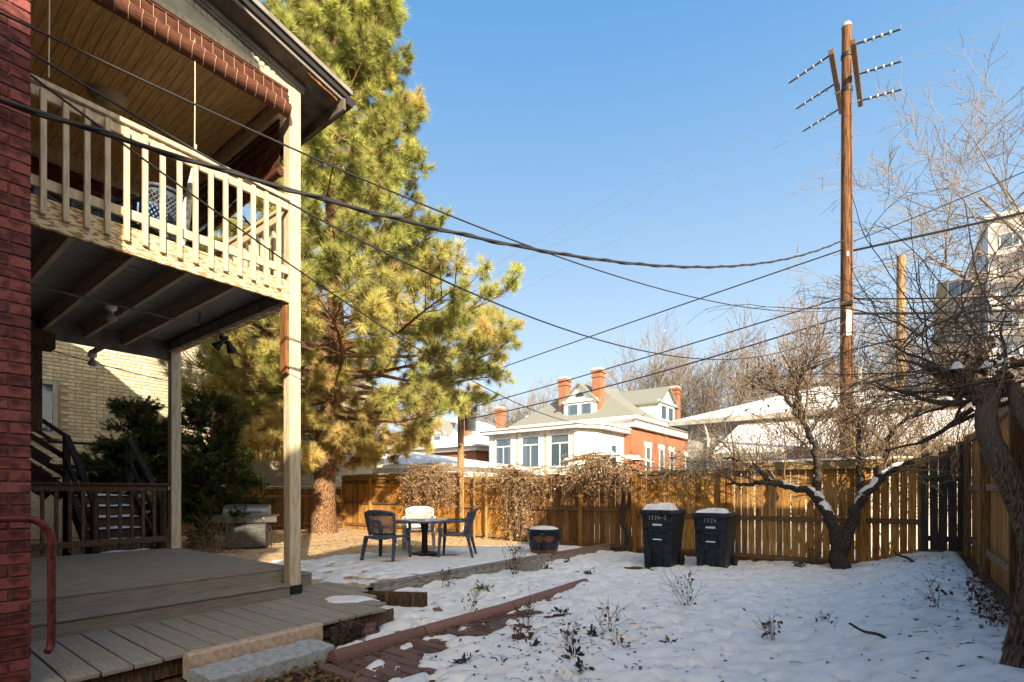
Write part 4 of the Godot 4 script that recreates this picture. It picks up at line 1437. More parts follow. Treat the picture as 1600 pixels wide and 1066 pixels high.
	hip(g, "roof", 15.1, 21.4, 15.2, 26.4, 2.5, 1.0, 2.8, M.roof_snow, 0.12)
	for b in [17.2, 20.6]:
		put("garage_door", bx(0.06, 2.0, 2.4, 0.01), M.trim, g, at(P(15.48, 1.0, b) - g.position))
	# --- low garage with snowy roofs to the right
	var r := thing("snowy_garage", "grey garage with broad snow-covered roof behind the forked tree", "garage", P(20, 0, 1))
	off = -r.position
	mb = MB.new()
	mb.box(off + P(20.5, -0.1, -1.4), off + P(29.0, 4.05, 6.9))
	part("upper_wall", mb, M.gray_wall, r)
	hip(r, "upper_roof", 19.95, 29.6, -1.95, 7.45, 4.05, 1.6, 4.1, M.roof_snow, 0.12)
	mb = MB.new()
	mb.box(off + P(19.9, 3.98, -1.95), off + P(19.945, 4.16, 7.45), 0.004)
	mb.box(off + P(19.95, 3.98, 7.46), off + P(29.5, 4.16, 7.5), 0.004)
	part("fascia", mb, M.gray_wall, r)
	mb = MB.new()
	mb.prism(PackedVector3Array([off + P(15.0, 2.42, 4.35), off + P(20.5, 3.80, 4.95), off + P(20.5, 3.80, -1.9), off + P(15.0, 2.42, -1.9)]), Vector3(0, 0.14, 0))
	part("lower_roof", mb, M.roof_snow, r)
	mb = MB.new()
	mb.box(off + P(14.96, 2.26, -1.9), off + P(15.0, 2.46, 4.36), 0.004)
	part("lower_fascia", mb, M.gray_wall, r)
	mb = MB.new()
	mb.box(off + P(15.4, -0.1, -1.7), off + P(20.4, 2.40, 4.1))
	part("lower_wall", mb, M.siding, r)
	put("garage_door", bx(0.05, 2.0, 2.6, 0.01), M.trim, r, at(off + P(15.38, 1.02, 1.4)))
	put("blue_door", bx(0.05, 1.9, 0.8, 0.01), M.door_blue, r, at(off + P(20.47, 2.7, 5.35)))
	mb = MB.new()
	mb.tube(PackedVector3Array([off + P(19.98, 4.0, 6.1), off + P(20.3, 3.6, 6.1), off + P(20.42, 3.4, 6.1), off + P(20.42, 0.2, 6.1)]), taper(4, 0.05, 0.05), 8)
	part("downspout", mb, M.trim, r)
	for q in [[23.0, 1.4], [24.2, 0.4]]:
		mb = MB.new()
		mb.tube(PackedVector3Array([off + P(q[0], 5.0, q[1]), off + P(q[0], 6.0, q[1])]), taper(2, 0.09, 0.09), 8)
		part("roof_vent", mb, M.gray_wall, r)
	# --- tan brick house far off behind the pole
	var t := thing("tan_house", "distant tan brick house with two dark chimney pots behind the pole", "house", P(42, 0, 3.2))
	mb = MB.new()
	mb.box(P(40, -0.1, 0.6) - t.position, P(47, 8.6, 6.0) - t.position)
	part("wall", mb, M.tan_brick, t)
	hip(t, "roof", 39.6, 47.4, 0.2, 6.4, 8.6, 1.0, 2.5, M.roof_snow, 0.2)
	for b in [4.2, 3.1]:
		mb = MB.new()
		mb.box(P(40.5, 8.6, b - 0.35) - t.position, P(41.2, 10.4, b + 0.35) - t.position, 0.03)
		part("chimney_pot", mb, M.shingle, t)
	for b in [1.8, 3.4, 5.0]:
		window(t, P(40.0, 6.6, b) - t.position, Vector3(0, 0, 1), Vector3(-1, 0, 0), 0.8, 1.4, 0)
	# --- white apartment tower at the right edge
	var w := thing("apartment_tower", "white high-rise with balconies at the right edge behind bare branches", "building", P(82, 0, -12))
	off = -w.position
	mb = MB.new()
	mb.box(off + P(78, -0.1, -30), off + P(96, 31.5, -7.2))
	part("wall", mb, M.tower, w)
	mb = MB.new()
	mb.box(off + P(82, -0.1, -7.2), off + P(94, 27.0, -3.0))
	part("wing", mb, M.tan_brick, w)
	for fl in 10:
		var y := 1.8 + 3.0 * fl
		for b in [-9.2, -13.4, -17.6]:
			window(w, off + P(78, y + 0.2, b), Vector3(0, 0, 1), Vector3(-1, 0, 0), 2.0, 1.5, 1)
		put("balcony_slab", bx(1.6, 0.2, 3.6, 0.02), M.tower, w, at(off + P(77.3, y - 1.1, -11.3)))
		put("balcony_rail", bx(0.1, 0.9, 3.6, 0.02), M.trim, w, at(off + P(76.55, y - 0.52, -11.3)))
		if fl < 9:
			window(w, off + P(82, y + 0.1, -5.1), Vector3(0, 0, 1), Vector3(-1, 0, 0), 2.2, 1.7, 1)
	mb = MB.new()
	mb.box(off + P(77.6, 31.5, -30.4), off + P(96.4, 32.1, -6.8), 0.05)
	part("parapet", mb, M.trim, w)


func south_neighbour() -> void:
	# the house behind the photographer whose roof throws the shade over the yard
	var h := thing("south_house", "neighbouring gabled house standing out of the picture behind the viewer", "house", P(-2.5, 0, -10))
	var off := -h.position
	# silhouette of two gables and a taller block, read from the edge of the shade on fence, post and wall
	var wall := MB.new()
	wall.prism(PackedVector3Array([off + P(-5.7, -0.1, -6.3), off + P(6.2, -0.1, -6.3), off + P(6.2, 4.85, -6.3), off + P(2.9, 7.65, -6.3), off + P(1.15, 6.6, -6.3), off + P(-2.6, 8.35, -6.3), off + P(-5.7, 7.1, -6.3)]), Vector3(0, 0, 9.0))
	wall.box(off + P(-14, -0.1, -7.3), off + P(-5.7, 9.4, -6.3))
	part("wall", wall, M.tan_brick, h)
	for s in [[-2.6, 8.62, 1.15, 6.9], [-2.6, 8.62, -5.68, 7.42], [2.9, 7.98, 1.15, 6.9], [2.9, 7.98, 6.9, 4.65]]:
		var mb := MB.new()
		mb.prism(PackedVector3Array([off + P(s[0], s[1], -6.0), off + P(s[2], s[3], -6.0), off + P(s[2], s[3] - 0.2, -6.0), off + P(s[0], s[1] - 0.2, -6.0)]), Vector3(0, 0, 9.8))
		part("roof", mb, M.shingle, h)
	var top := MB.new()
	top.box(off + P(-14.4, 9.4, -7.5), off + P(-5.55, 9.72, -6.0), 0.02)
	part("block_roof", top, M.shingle, h)


func garden() -> void:
	var mb := MB.new()
	# concrete step slab and the pale stone lying on its edge against the board walk
	var s := put("step_slab", slab_mesh(0.98, 0.13, 0.36, 0.02, 3), M.concrete, self, at(P(2.03, 0.055, 3.98), 0.03))
	tag(s, "grey concrete step slab at the foot of the board walk", "slab")
	s = put("edge_stone", slab_mesh(1.10, 0.19, 0.10, 0.018, 8), M.stone, self, at(P(2.10, 0.12, 4.225), 0.02))
	tag(s, "long pale stone lying along the front of the board walk", "stone")
	# three reddish edging logs between bed and path
	var ends := [Vector2(2.42, 3.70), Vector2(3.40, 3.70), Vector2(4.78, 3.69), Vector2(6.75, 3.80)]
	var tell := ["reddish edging log nearest the concrete slab, at the brick path", "middle reddish edging log beside the brick path", "longest reddish edging log, farthest along the snowy bed"]
	for i in 3:
		var p: Vector2 = ends[i]
		var q: Vector2 = ends[i + 1]
		var d := (q - p).normalized()
		p += d * 0.012
		q -= d * 0.012
		mb = MB.new()
		var rows := []
		for k in 9:
			var ang := PI * k / 8.0
			var row := []
			for j in 24:
				var t := j / 23.0
				var c := p.lerp(q, t)
				var r := 0.075 + 0.004 * fine.get_noise_2d(t * 6.0 + i * 9.0, k * 0.6)
				row.append(Vector3(c.x - d.y * cos(ang) * r, 0.045 + sin(ang) * r * 0.95, -(c.y + d.x * cos(ang) * r)))
			rows.append(row)
		mb.grid(rows, true)
		for e in [0, 23]:
			var poly := PackedVector3Array()
			for k in 9:
				poly.append(rows[k][e])
			mb.prism(poly, P(d.x, 0, d.y) * (-0.004 if e == 0 else 0.004))
		var low := MB.new()
		low.bar(P(p.x, 0.0, p.y), P(q.x, 0.0, q.y), 0.15, 0.10)
		var o := thing("edging_log", tell[i], "garden edging", P((p.x + q.x) / 2.0, 0, (p.y + q.y) / 2.0), 0.0, "reddish edging logs")
		for z in mb.v.size():
			mb.v[z] -= o.position
		for z in low.v.size():
			low.v[z] -= o.position
		part("rounded_top", mb, M.kerb[i], o)
		part("base", low, M.kerb[3], o)
	# brick path
	var path := thing("brick_path", "old red brick path half covered by snow beside the edging logs", "path", P(3.8, 0, 3.4))
	var a := 2.34
	var row := 0
	while a < 5.6:
		var b := 2.95 + (0.1 if row % 2 else 0.0)
		while b < 3.60:
			var y := gh(a, b) + 0.012 + rr(-0.006, 0.006)
			put("brick", bx(0.098, 0.05, 0.20, 0.007), pick(M.paver), path, Transform3D(Basis(Vector3.UP, rr(-0.07, 0.07)) * Basis(Vector3(1, 0, 0), rr(-0.03, 0.03)), P(a + rr(-0.006, 0.006), y, b + rr(-0.008, 0.008)) - path.position))
			b += 0.213
		a += 0.111
		row += 1
	# retaining boards of the patio and the stub by the board walk
	var w := thing("retaining_wall", "low grey timber wall holding the patio edge above the bed", "retaining wall", P(6.4, 0, 5.5))
	for q in [[4.22, 6.2], [6.22, 8.4]]:
		put("timber", bx(q[1] - q[0], 0.19, 0.05, 0.006), pick(M.retaining), w, at(P((q[0] + q[1]) / 2.0, 0.085, 5.50) - w.position))
		put("cap_timber", bx(q[1] - q[0], 0.03, 0.12, 0.006), pick(M.retaining), w, at(P((q[0] + q[1]) / 2.0, 0.193, 5.53) - w.position))
	put("timber", bx(2.5, 0.19, 0.05, 0.006), M.retaining[0], w, at(P(9.67, 0.075, 5.50) - w.position))
	put("cap_timber", bx(2.5, 0.03, 0.12, 0.006), M.kerb[1], w, at(P(9.67, 0.183, 5.53) - w.position))
	mb = MB.new()
	mb.bar(P(7.0, 0.10, 5.46) - w.position, P(7.28, 0.10, 4.95) - w.position, 0.035, 0.2)
	part("end_board", mb, M.retaining[1], w)
	var st := thing("stub_board", "short brown board wall between the board walk and snowy bed", "board", P(4.05, 0, 4.8))
	mb = MB.new()
	mb.bar(P(3.86, 0.115, 5.14) - st.position, P(4.22, 0.115, 4.50) - st.position, 0.035, 0.2)
	part("plank", mb, M.brown_wood[3], st)
	for q in [[3.98, 4.93], [4.14, 4.645]]:
		put("stake", bx(0.045, 0.21, 0.045, 0.004), M.brown_wood[1], st, at(P(q[0] - 0.02, 0.11, q[1] - 0.02) - st.position, 0.6))
	# loose bricks lying in the bed
	var loose := [[3.30, 4.35, 0.9, "loose red brick under the end of the board walk"], [3.05, 4.12, 0.4, "loose red brick behind the round dead shrub"], [4.18, 4.30, 1.0, "loose snow-topped brick in the bed near the stub board"]]
	for q in loose:
		var o := put("loose_brick", bx(0.23, 0.07, 0.10, 0.008), pick(M.kerb), self, at(P(q[0], gh(q[0], q[1]) + 0.045, q[1]), q[2]))
		tag(o, q[3], "brick", "loose bricks in the bed")
	# fallen leaves and needle litter
	var leaf := MB.new()
	leaf.tri(Vector3(-0.02, 0, 0), Vector3(0, 0.012, -0.028), Vector3(0.018, 0.004, 0))
	leaf.tri(Vector3(-0.02, 0, 0), Vector3(0.018, 0.004, 0), Vector3(0.004, 0.01, 0.03))
	var xfs := []
	var cols := []
	for i in 900:
		var p := Vector2(rr(2.0, 3.2), rr(3.55, 4.6))
		if i < 350:
			p = Vector2(1.75 + absf(rng.randfn(0, 0.35)), 3.35 + rng.randfn(0, 0.18))
		elif i > 620:
			p = Vector2(rr(2.5, 6.6), 3.58 + rng.randfn(0, 0.05))
		xfs.append(Transform3D(Basis.from_euler(Vector3(rr(-0.7, 0.7), rr(0, TAU), rr(-0.7, 0.7))).scaled(Vector3.ONE * rr(0.6, 1.3)), P(p.x, gh(p.x, p.y) + rr(0.012, 0.035), p.y)))
		var k := rr(0.6, 1.3)
		cols.append(Color(0.20 * k, 0.125 * k, 0.055 * k))
	tag(multi("leaf_litter", leaf.mesh(), M.litter, xfs, cols, self), "dry brown leaf litter round the slab and along the edging", "leaves", "", "stuff")
	xfs = []
	cols = []
	for i in 450:
		var p := Vector2(rr(5.0, 10.9), rr(8.5, 15.8))
		xfs.append(Transform3D(Basis.from_euler(Vector3(rr(-0.6, 0.6), rr(0, TAU), rr(-0.6, 0.6))).scaled(Vector3.ONE * rr(0.7, 1.6)), P(p.x, 0.18 + rr(0.0, 0.02), p.y)))
		var k := rr(0.6, 1.4)
		cols.append(Color(0.34 * k, 0.22 * k, 0.11 * k))
	tag(multi("needle_litter", leaf.mesh(), M.litter, xfs, cols, self), "brown litter on the bare sunlit ground below the pine", "leaves", "", "stuff")


# block with rounded, slightly uneven edges
func slab_mesh(x: float, y: float, z: float, r: float, sd: int) -> ArrayMesh:
	var mb := MB.new()
	var rows := []
	var prof := [Vector2(-z / 2, -y / 2), Vector2(-z / 2, y / 2 - r), Vector2(-z / 2 + r * 0.3, y / 2 - r * 0.3), Vector2(-z / 2 + r, y / 2), Vector2(-z / 6, y / 2), Vector2(z / 6, y / 2), Vector2(z / 2 - r, y / 2), Vector2(z / 2 - r * 0.3, y / 2 - r * 0.3), Vector2(z / 2, y / 2 - r), Vector2(z / 2, -y / 2)]
	var n := 40
	for i in prof.size():
		var row := []
		for j in n:
			var t := (j / float(n - 1) - 0.5) * x
			var k := 0.010 * fine.get_noise_2d(t * 5.0 + sd * 13.0, i * 0.9)
			var p: Vector2 = prof[i] * (1.0 + k * 2.0)
			row.append(Vector3(t, p.y + k * 0.5, p.x))
		rows.append(row)
	mb.grid(rows, true)
	for e in [0, n - 1]:
		var poly := PackedVector3Array()
		for i in prof.size():
			poly.append(rows[i][e])
		mb.prism(poly, Vector3(-0.003 if e == 0 else 0.003, 0, 0))
	return mb.mesh()


# moulded garden chair with lattice back; it faces -z before it is turned
func chair(where: Vector3, turn: float, m: Material, label: String, parts := true) -> void:
	var t := thing("garden_chair", label, "chair", where, turn, "moulded garden chairs")
	t.scale = Vector3(1.14, 1.04, 1.14)
	var mb := MB.new()
	var rows := []
	for j in 9:
		var row := []
		for i in 11:
			var x := (i / 10.0 - 0.5)
			var z := (j / 8.0 - 0.5)
			row.append(Vector3(x * (0.50 - 0.06 * (z + 0.5)), 0.425 - 0.025 * (1.0 - 4.0 * x * x) * (0.5 + z) + 0.0 - (0.02 if j == 0 else 0.0), z * 0.46))
		rows.append(row)
	mb.grid(rows, true)
	var under := []
	for r in rows:
		under.append(r.map(func(p): return p - Vector3(0, 0.022, 0)))
	mb.grid(under)
	var rim := PackedVector3Array()
	for i in 11:
		rim.append(rows[0][i])
	for j in range(1, 9):
		rim.append(rows[j][10])
	for i in range(9, -1, -1):
		rim.append(rows[8][i])
	for j in range(7, -1, -1):
		rim.append(rows[j][0])
	for i in rim.size():
		rim[i] -= Vector3(0, 0.012, 0)
	mb.tube(rim, taper(rim.size(), 0.016, 0.016), 6, false)
	part("seat", mb, m, t)
	var back := func(u: float, v: float) -> Vector3:
		return Vector3(u * (0.215 + 0.055 * v - 0.02 * v * v), 0.44 + 0.42 * v, 0.20 + 0.13 * v - 0.10 * u * u * (0.6 + 0.4 * v))
	mb = MB.new()
	var edge := PackedVector3Array()
	for k in 13:
		edge.append(back.call(-1.0, k / 12.0 * 0.88))
	for k in 11:
		var u := -1.0 + 2.0 * k / 10.0
		edge.append(back.call(u * 0.96, 0.90 + 0.10 * (1.0 - pow(absf(u), 3.0))))
	for k in 13:
		edge.append(back.call(1.0, 0.88 * (1.0 - k / 12.0)))
	mb.tube(edge, taper(edge.size(), 0.021, 0.021), 7, false)
	rows = []
	for j in 3:
		var row := []
		for k in 11:
			var u := -1.0 + 2.0 * k / 10.0
			row.append(back.call(u * 0.96, lerpf(0.80, 0.90 + 0.10 * (1.0 - pow(absf(u), 3.0)), j / 2.0)))
		rows.append(row)
	mb.grid(rows)
	rows = []
	for j in 2:
		var row := []
		for k in 9:
			row.append(back.call(-1.0 + 2.0 * k / 8.0, 0.02 + 0.10 * j))
		rows.append(row)
	mb.grid(rows)
	part("backrest", mb, m, t)
	mb = MB.new()
	for s in [-1.0, 1.0]:
		for k in range(-6, 13):
			var line := PackedVector3Array()
			for q in 15:
				var v := 0.06 + 0.78 * q / 14.0
				var u: float = s * (-1.0 + (k * 0.155) + v * 1.15)
				if absf(u) <= 1.0:
					line.append(back.call(u, v))
			if line.size() > 1:
				mb.tube(line, taper(line.size(), 0.0085, 0.0085), 4, false)
	part("lattice", mb, m, t)
	for s in [-1.0, 1.0]:
		mb = MB.new()
		var arm := curve([back.call(s, 0.55), Vector3(s * 0.275, 0.66, 0.02), Vector3(s * 0.285, 0.655, -0.16), Vector3(s * 0.275, 0.62, -0.235), Vector3(s * 0.27, 0.5, -0.25)], 0.04)
		mb.tube(arm, taper(arm.size(), 0.026, 0.026), 7)
		part("arm", mb, m, t)
		for z in [[-0.235, -0.27, 0.54], [0.19, 0.29, 0.43]]:
			mb = MB.new()
			var top := Vector3(s * 0.25, z[2], z[0])
			var foot := Vector3(s * 0.275, 0.0, z[1])
			var d := (foot - top).normalized()
			mb.prism(PackedVector3Array([top + Vector3(-0.032, 0, 0), top + Vector3(0.032, 0, 0), foot + Vector3(0.02, 0, 0), foot + Vector3(-0.02, 0, 0)]), Vector3(0, 0, 0.012))
			mb.prism(PackedVector3Array([top + Vector3(-s * 0.032, 0, -0.03), top + Vector3(-s * 0.032, 0, 0.03), foot + Vector3(-s * 0.02, 0, 0.02), foot + Vector3(-s * 0.02, 0, -0.02)]), Vector3(s * 0.012, 0, 0))
			part("leg", mb, m, t)


func furniture() -> void:
	var y := 0.175
	chair(P(5.98, y, 7.42), -1.2, M.plastic_blue, "blue-grey lattice-back chair left of the patio table")
	chair(P(7.05, y, 6.70), 0.62, M.plastic_blue, "blue-grey lattice-back chair right of the patio table, turned sideways")
	chair(P(7.42, y, 8.15), 2.35, M.plastic_white, "white lattice-back chair behind the patio table")
	var t := thing("patio_table", "round blue-grey patio table dusted with snow", "table", P(6.86, y, 7.38))
	var mb := MB.new()
	mb.lathe(Vector3.ZERO, PackedVector2Array([Vector2(0.0, 0.645), Vector2(0.57, 0.645), Vector2(0.60, 0.65), Vector2(0.605, 0.665), Vector2(0.60, 0.682), Vector2(0.57, 0.686), Vector2(0.02, 0.686)]), 40)
	part("table_top", mb, M.plastic_blue, t)
	mb = MB.new()
	mb.lathe(Vector3.ZERO, PackedVector2Array([Vector2(0.075, 0.02), Vector2(0.06, 0.1), Vector2(0.055, 0.4), Vector2(0.08, 0.6), Vector2(0.2, 0.645)]), 16)
	part("pedestal", mb, M.black, t)
	mb = MB.new()
	mb.lathe(Vector3.ZERO, PackedVector2Array([Vector2(0.30, 0.0), Vector2(0.30, 0.035), Vector2(0.24, 0.06), Vector2(0.08, 0.085), Vector2(0.0, 0.085)]), 24)
	part("base", mb, M.black, t)
	mb = MB.new()
	snow_sheet(mb, -0.56, 0.56, -0.56, 0.56, 0.03, func(_a, _b): return 0.687, func(a, b): return -0.012 + 0.02 * sstep(0.56, 0.5, Vector2(a, b).length()) * (0.5 + 0.9 * fine.get_noise_2d(a * 4.0, b * 4.0)))
	part("snow_dusting", mb, M.snow, t)
	# glazed pot
	var p := thing("glazed_pot", "large dark glazed pot painted with rust fans, filled with snow", "pot", P(8.5, y - 0.03, 5.72))
	var prof := PackedVector2Array([Vector2(0.0, 0.0), Vector2(0.225, 0.0), Vector2(0.25, 0.02), Vector2(0.262, 0.08), Vector2(0.305, 0.22), Vector2(0.325, 0.36), Vector2(0.318, 0.46), Vector2(0.312, 0.475), Vector2(0.345, 0.485), Vector2(0.352, 0.51), Vector2(0.34, 0.528), Vector2(0.30, 0.525), Vector2(0.29, 0.47)])
	mb = MB.new()
	mb.lathe(Vector3.ZERO, prof, 36)
	part("body", mb, M.glaze, p)
	mb = MB.new()
	mb.lathe(Vector3.ZERO, PackedVector2Array([Vector2(0.2555, 0.045), Vector2(0.277, 0.115), Vector2(0.2795, 0.125)]), 36)
	part("foot_band", mb, M.glaze_rust, p)
	for c in [-0.33, 0.33]:
		mb = MB.new()
		for k in 7:
			var t0: float = -0.75 + k * 0.215
			var q := []
			for w in [[t0, 0.05], [t0 + 0.19, 0.05], [t0 + 0.19, 0.165], [t0, 0.165]]:
				var u: float = sin(w[0]) * w[1] * 1.1
				var v: float = 0.24 + cos(w[0]) * w[1]
				var ang: float = 2.549 + c + u / 0.32
				var r: float = 0.3055 + 0.02 * clampf((v - 0.22) / 0.14, 0.0, 1.0) + 0.004
				q.append(Vector3(cos(ang) * r, v, sin(ang) * r))
			mb.quad(q[0], q[1], q[2], q[3], (q[0] + q[2]) * Vector3(1, 0, 1))
		for k in 5:
			var v := 0.13 + 0.032 * k
			var ang: float = 2.549 + c * (0.8 + 0.05 * k)
			var r := 0.278 + (v - 0.12) * 0.29 + 0.006
			mb.cbox(Transform3D(Basis(Vector3.UP, -ang), Vector3(cos(ang) * r, v, sin(ang) * r)), Vector3(0.004, 0.034, 0.012))
		part("fan_motif", mb, M.glaze_rust, p)
	mb = MB.new()
	mb.lathe(Vector3.ZERO, PackedVector2Array([Vector2(0.30, 0.505), Vector2(0.285, 0.535), Vector2(0.2, 0.565), Vector2(0.1, 0.578), Vector2(0.0, 0.58)]), 24)
	part("snow_fill", mb, M.snow, p)
	# gas grill
	var g := thing("gas_grill", "stainless gas grill on a cart beside the dark evergreen", "grill", P(5.45, 0.12, 11.5), -0.62)
	# the grill looks along +z before it is turned
	mb = MB.new()
	mb.box(Vector3(-0.40, 0.06, -0.24), Vector3(0.40, 0.60, 0.24), 0.01)
	part("cabinet", mb, M.grill_dark, g)
	for s in [-1.0, 1.0]:
		put("cabinet_door", bx(0.385, 0.46, 0.02, 0.006), M.grill_door, g, at(Vector3(s * 0.197, 0.32, 0.252)))
		put("caster", bx(0.06, 0.06, 0.06, 0.02), M.black, g, at(Vector3(s * 0.36, 0.03, 0.2)))
	mb = MB.new()
	mb.prism(PackedVector3Array([Vector3(-0.62, 0.78, 0.25), Vector3(-0.62, 0.74, 0.34), Vector3(-0.62, 0.62, 0.30), Vector3(-0.62, 0.62, 0.24)]), Vector3(1.24, 0, 0))
	mb.box(Vector3(-0.62, 0.745, -0.26), Vector3(0.62, 0.775, 0.26), 0.006)
	part("control_panel", mb, M.steel, g)
	for i in 5:
		mb = MB.new()
		mb.tube(PackedVector3Array([Vector3(-0.36 + 0.18 * i, 0.69, 0.32), Vector3(-0.36 + 0.18 * i, 0.675, 0.365)]), taper(2, 0.026, 0.022), 10)
		part("knob", mb, M.steel, g)
	mb = MB.new()
	var poly := PackedVector3Array([Vector3(-0.44, 0.775, 0.25)])
	for k in 9:
		var a := k / 8.0 * PI * 0.62
		poly.append(Vector3(-0.44, 0.80 + sin(a) * 0.20, 0.22 - (1.0 - cos(a)) * 0.30))
	poly.append(Vector3(-0.44, 0.775, -0.24))
	mb.prism(poly, Vector3(0.88, 0, 0))
	part("hood", mb, M.steel, g)
	mb = MB.new()
	mb.tube(PackedVector3Array([Vector3(-0.33, 0.86, 0.26), Vector3(0.33, 0.86, 0.26)]), taper(2, 0.014, 0.014), 8)
	for s in [-1.0, 1.0]:
		mb.tube(PackedVector3Array([Vector3(s * 0.31, 0.86, 0.20), Vector3(s * 0.31, 0.86, 0.265)]), taper(2, 0.010, 0.010), 6)
	part("hood_handle", mb, M.steel, g)
	mb = MB.new()
	var hose := curve([Vector3(0.42, 0.60, 0.1), Vector3(0.50, 0.42, 0.16), Vector3(0.46, 0.28, 0.2), Vector3(0.52, 0.1, 0.2)], 0.05)
	mb.tube(hose, taper(hose.size(), 0.012, 0.012), 6)
	part("gas_hose", mb, M.black, g)


func digits(text: String, m: Material, parent: Node3D, origin: Vector3, u: Vector3, v: Vector3, size: float) -> void:
	var glyph := {
		"1": [[Vector2(0.35, 0.85), Vector2(0.5, 1.0), Vector2(0.45, 0.0)]],
		"2": [[Vector2(0.1, 0.8), Vector2(0.4, 1.0), Vector2(0.7, 0.8), Vector2(0.55, 0.45), Vector2(0.05, 0.0), Vector2(0.8, 0.06)]],
		"3": [[Vector2(0.1, 0.9), Vector2(0.6, 0.95), Vector2(0.35, 0.55), Vector2(0.7, 0.3), Vector2(0.4, 0.0), Vector2(0.05, 0.1)]],
		"4": [[Vector2(0.22, 1.0), Vector2(0.02, 0.38), Vector2(0.9, 0.38)], [Vector2(0.66, 0.72), Vector2(0.58, -0.05)]],
		"5": [[Vector2(0.75, 1.0), Vector2(0.2, 0.95), Vector2(0.15, 0.6), Vector2(0.6, 0.5), Vector2(0.55, 0.1), Vector2(0.05, 0.0)]],
		"-": [[Vector2(0.1, 0.45), Vector2(0.7, 0.5)]],
	}
	var mb := MB.new()
	var x := 0.0
	for ch in text:
		var dy := rr(-0.08, 0.08)
		for stroke in glyph[ch]:
			var path := PackedVector3Array()
			for q in stroke:
				path.append(origin + u * (x + q.x * 0.62) * size + v * (q.y + dy) * size)
			mb.tube(path, taper(path.size(), 0.0048, 0.0035), 5)
		x += 0.78
	part("chalk_number", mb, m, parent)


func bins() -> void:
	wheelie_bin(P(9.40, 0.01, 3.62), "taller-snowed dark blue waste bin numbered 1524-2, left of the pair", "1524-2", 0.075, 1.0)
	wheelie_bin(P(9.86, 0.0, 2.80), "dark blue waste bin with thin broken snow, right of the pair", "1324", 0.045, 0.96)


